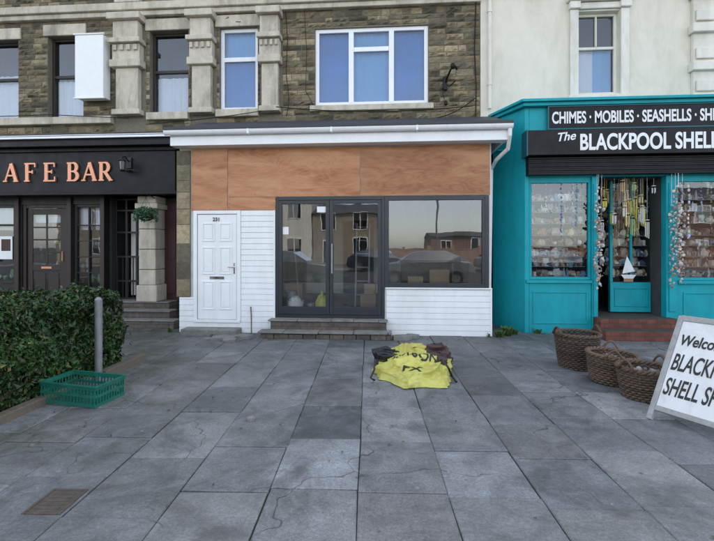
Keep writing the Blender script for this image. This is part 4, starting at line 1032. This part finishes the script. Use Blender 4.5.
# ------------------------------------------------------------------ wicker baskets
def basket(x,y,r,h,rot,dark=1.0,handles=True,tilt=0):
    m=MB(); m.M=Matrix.Translation((x,y,.0))@Matrix.Rotation(rot,4,'Z')@Matrix.Rotation(tilt,4,'X')
    n=22;lv=int(h/.024);segs=n*4
    def rad(z): return r*(.76+.24*(z/h)**.8)
    for k in range(lv):
        z=.015+(h-.03)*k/(lv-1); ph=(k%2)*math.pi
        pts=[]
        for i in range(segs):
            a=2*math.pi*i/segs; rr=rad(z)+.010*math.cos(n*a/1+ph); pts.append((rr*math.cos(a),rr*math.sin(a),z+U(-.002,.002)))
        q=U(.65,1.25)*dark; c=(.16*q,.105*q,.072*q)
        m.tube(pts,.0115,5,c,closed=True)
    for i in range(n):
        a=2*math.pi*(i+.5)/n; q=U(.7,1.2)*dark
        m.tube([(rad(0)*math.cos(a),rad(0)*math.sin(a),.01),(rad(h)*math.cos(a),rad(h)*math.sin(a),h)],.008,5,(.13*q,.08*q,.05*q))
    for s in (0,1):
        pts=[]
        for i in range(90):
            a=2*math.pi*i/90; pts.append(((rad(h)+.014*math.cos(a*15+s*3.14))*math.cos(a),(rad(h)+.014*math.cos(a*15+s*3.14))*math.sin(a),h+.012*math.sin(a*15+s*3.14)))
        m.tube(pts,.014,6,(.19*dark,.12*dark,.075*dark),closed=True)
    if handles:
        for s in (-1,1):
            for o in (0,.014):
                pts=[(s*(r+.02),-.08+.16*i/8,h+.09*math.sin(math.pi*i/8)+o*.4) for i in range(9)]
                pts=[(p[0]+o*s,p[1],p[2]) for p in pts]
                m.tube(pts,.010,6,(.17*dark,.10*dark,.06*dark))
    m.cyl((0,0,.01),(0,0,.02),r*.74,r*.74,20,(.08,.05,.03))
    m.cyl((0,0,.02),(0,0,h*.72),r*.70,r*.88,20,(.05,.04,.03))
    for i in range(110):
        a=U(0,6.28);rr=r*.82*math.sqrt(R());s=U(.015,.04);c=random.choice(SC[:6]);q=U(.25,.75)
        m.blob((rr*math.cos(a),rr*math.sin(a),h*.74+U(0,.03)),s,s*.8,s*.7,tuple(k*q for k in c),n=6,m=4,jit=.25)
    return m.obj('wicker_basket',m_wick,smooth=True)
basket(2.30,5.82,.255,.42,.3,.7)
basket(2.42,5.22,.25,.31,1.2,1.05,tilt=.06)
basket(2.50,4.70,.235,.30,.5,.85)

# ------------------------------------------------------------------ A-board
AB=empty('a_frame_sign',(2.5,4.0,0))
d=Vector((.51,-.86,0)).normalized(); nrm=Vector((-.86,-.51,0)); 
base=Vector((2.22,4.13,0)); off=-nrm*.50; h=.86
up=(off+Vector((0,0,h))); Lp=up.length; up.normalize()
N=d.cross(up).normalized()
if N.dot(nrm)<0: N=-N
T1=Matrix(((d.x,up.x,N.x,base.x),(d.y,up.y,N.y,base.y),(d.z,up.z,N.z,base.z),(0,0,0,1)))
W=.66
m_galvw=M('weathered_frame_paint',(.36,.36,.34),.6,.2,10,.2,50,dirt=(.12,.11,.09),dirtamt=.6,dirtscale=8)
m_boardw=M('board_white',(.76,.76,.74),.5,.05,5,.05,30,dirt=(.42,.40,.35),dirtamt=.5,dirtscale=5)
def panel(T,name):
    m=MB(); m.M=T
    m.box(0,.045,0,Lp,-.018,.018,mi=0);m.box(W-.045,W,0,Lp,-.018,.018,mi=0);m.box(.045,W-.045,Lp-.045,Lp,-.017,.017,mi=0);m.box(.045,W-.045,.09,.135,-.017,.017,mi=0)
    m.box(.045,W-.045,.135,Lp-.045,-.008,.008,mi=1)
    return m.obj(name,[m_galvw,m_boardw],AB,bevel=.004)
panel(T1,'front_panel')
base2=base-nrm*1.02; up2=(nrm*.50+Vector((0,0,h))).normalized(); N2=d.cross(up2).normalized()
if N2.dot(nrm)>0: N2=-N2
T2=Matrix(((d.x,up2.x,N2.x,base2.x),(d.y,up2.y,N2.y,base2.y),(0,up2.z,N2.z,0),(0,0,0,1)))
panel(T2,'rear_panel')
for (bd,sz,u,v,wd) in (('Welcome to',.14,.07,.72,.50),('BLACKPOOL',.22,.06,.48,.56),('SHELL SHOP',.22,.06,.25,.56)):
    text('board_lettering',bd,sz,None,None,m_print,AB,.001,.003,shear=.15,width=wd,mtx=T1@Matrix.Translation((u,v,.0105)))

# ------------------------------------------------------------------ street behind the camera (seen in the glass)
def house(name,x0,x1,h,mat,y=-26,stor=2,roofh=1.8,shop=False):
    E=empty(name,((x0+x1)/2,y,0)); n=max(2,int((x1-x0)/2.6)); m=MB()
    m.box(x0,x1-.01,y-9,y,-.15,h); m.obj('walls',mat,E)
    m=MB(); m.add([(x0-.1,y+.3,h),(x1+.1,y+.3,h),(x1+.1,y-4.5,h+roofh),(x0-.1,y-4.5,h+roofh),(x1+.1,y-9.2,h),(x0-.1,y-9.2,h)],[(3,2,1,0),(5,4,2,3),(1,2,4),(5,3,0),(0,1,4,5)]); m.obj('roof',m_slate,E)
    fr_=MB();gl=MB()
    for s in range(stor):
        zb=.9+s*(h/stor)
        for i in range(n):
            cx=x0+(x1-x0)*(i+.5)/n; w=.6;
            if s==0 and i==0: za,zt=0,2.1;w=.45
            else: za,zt=zb,zb+1.4
            fr_.box(cx-w-.08,cx+w+.08,y+.001,y+.07,za-.08,zt+.1); gl.box(cx-w,cx-.04,y+.072,y+.08,za,zt); gl.box(cx+.04,cx+w,y+.072,y+.08,za,zt)
    fr_.obj('window_surrounds',m_signwhite,E); gl.obj('window_panes',m_carglass,E)
    if stor>1:
        m=MB(); m.box(x0+.3,x0+.9,y-5,y-4.2,h+roofh*.6,h+roofh+1); m.obj('chimney',m_redbrick,E)
house('brick_house',-34,-22,5.6,m_buffbrick); house('brick_house',-21.9,-14,6.2,m_redbrick); house('rendered_house',-13.9,-7.5,6.6,m_creampaint,stor=2); house('brick_house',-7.4,-1.5,4.6,m_buffbrick,roofh=1.2)
house('promenade_shelter',3.5,12,2.5,m_redbrick,stor=1,roofh=.5); house('brick_house',26,38,5.6,m_redbrick)
m=MB(); m.box(-1.2,25,-21.2,-20.9,-.15,1.35); m.box(-1.2,25,-21.25,-20.85,1.352,1.43)
for i in range(14): m.box(-1.2+i*2,-.95+i*2,-21.27,-20.83,-.15,1.6)
m.obj('boundary_wall',m_orange)
def street_lamp(x,y):
    m=MB(); m.cyl((x,y,-.12),(x,y,1.2),.10,.09,12); m.tube([(x,y,1.2),(x,y,6.5),(x,y+.3,7.2),(x,y+1.3,7.5)],.06,8); m.blob((x,y+1.5,7.48),.16,.4,.09,n=10,m=6); m.obj('street_lamp',m_galv)
street_lamp(3.2,-17.3); street_lamp(-16,-17.3)
def car(name,x,y,paint,flip=1):
    E=empty(name,(x,y,-.12)); Mx=Matrix.Translation((x,y,-.12))@ROT@Matrix.Diagonal((flip,1,1,1))
    st=[(-2.1,.35,.62,.62),(-2.02,.25,.80,.80),(-1.3,.22,.92,.94),(-1.15,.2,.93,1.0),(-.55,.2,.95,1.40),(.1,.2,.96,1.47),(.9,.2,.97,1.44),(1.5,.22,.98,1.25),(1.85,.25,.98,1.02),(2.05,.3,.85,.86),(2.12,.4,.6,.6)]
    vs=[];fs=[];mi=[]
    for (xx,zl,zb,zr) in st:
        ew=.80 if abs(xx)>2 else .88
        ring=[(-ew*.9,zl),(-ew,(zl+zb)/2),(-ew*.97,zb),(-ew*.72,zr),(ew*.72,zr+.001),(ew*.97,zb),(ew,(zl+zb)/2),(ew*.9,zl)]
        vs+=[(xx,a,b) for a,b in ring]
    m=MB(); m.M=Mx
    for k in range(len(st)-1):
        for i in range(7):
            gl=(i in (2,4) and (st[k][3]-st[k][2]>.3 or st[k+1][3]-st[k+1][2]>.3)) or (i==3 and k in (3,7))
            fs.append((k*8+i,k*8+i+1,(k+1)*8+i+1,(k+1)*8+i)); mi.append(1 if gl else 0)
    fs.append(tuple(range(8)));mi.append(0);fs.append(tuple(range(len(vs)-8,len(vs))));mi.append(0)
    m.add(vs,fs); m.mi=mi
    m.obj('body',[paint,m_carglass],E,bevel=.03)
    m=MB(); m.M=Mx
    for xx in (-1.3,1.3):
        for s in (-1,1):
            m.cyl((xx,s*.70,.31),(xx,s*.90,.31),.31,n=24,mi=0); m.cyl((xx,s*.901,.31),(xx,s*.91,.31),.19,n=12,mi=1)
    m.obj('wheels',[m_tyre,m_chrome],E)
car('parked_car',1.4,-4.6,m_car1); car('parked_car',-4.9,-4.9,m_carred,-1); car('parked_car',6.6,-4.3,m_car2); car('parked_car',-.9,-15.2,m_car2,-1); car('parked_car',7.6,-15.0,m_car1,-1)

# ------------------------------------------------------------------ light
el,az=math.radians(46),math.radians(14)
w=bpy.data.worlds.new('World'); scene.world=w; w.use_nodes=True; nt=w.node_tree; nt.nodes.clear()
sky=nt.nodes.new('ShaderNodeTexSky'); sky.sky_type='NISHITA'; sky.sun_disc=False; sky.sun_elevation=el; sky.sun_rotation=az
sky.air_density=1.0; sky.dust_density=1.0; sky.ozone_density=1.0
hs=nt.nodes.new('ShaderNodeHueSaturation'); hs.inputs['Saturation'].default_value=.50; hs.inputs['Value'].default_value=3.6
bg=nt.nodes.new('ShaderNodeBackground'); bg.inputs[1].default_value=.15; wo=nt.nodes.new('ShaderNodeOutputWorld')
nt.links.new(sky.outputs[0],hs.inputs['Color']); nt.links.new(hs.outputs[0],bg.inputs[0]); nt.links.new(bg.outputs[0],wo.inputs[0])
sd=bpy.data.lights.new('sun','SUN'); sd.energy=5.0; sd.angle=math.radians(.53); sd.color=(1,.93,.82)
so=bpy.data.objects.new('sun',sd); COL.objects.link(so)
v=Vector((math.sin(az)*math.cos(el),math.cos(az)*math.cos(el),math.sin(el))); so.rotation_euler=v.to_track_quat('Z','Y').to_euler(); so.location=v*60
scene.view_settings.view_transform='Standard'; scene.view_settings.look='None'; scene.view_settings.exposure=0; scene.view_settings.gamma=1

cam=bpy.data.cameras.new('camera'); co=bpy.data.objects.new('camera',cam); COL.objects.link(co)
co.location=(0,0,1.5); co.rotation_euler=(math.pi/2,0,math.radians(4.5))
cam.sensor_width=36; cam.lens=36*450/714; cam.shift_y=-23.5/714; cam.clip_start=.05; cam.clip_end=1500
scene.camera=co
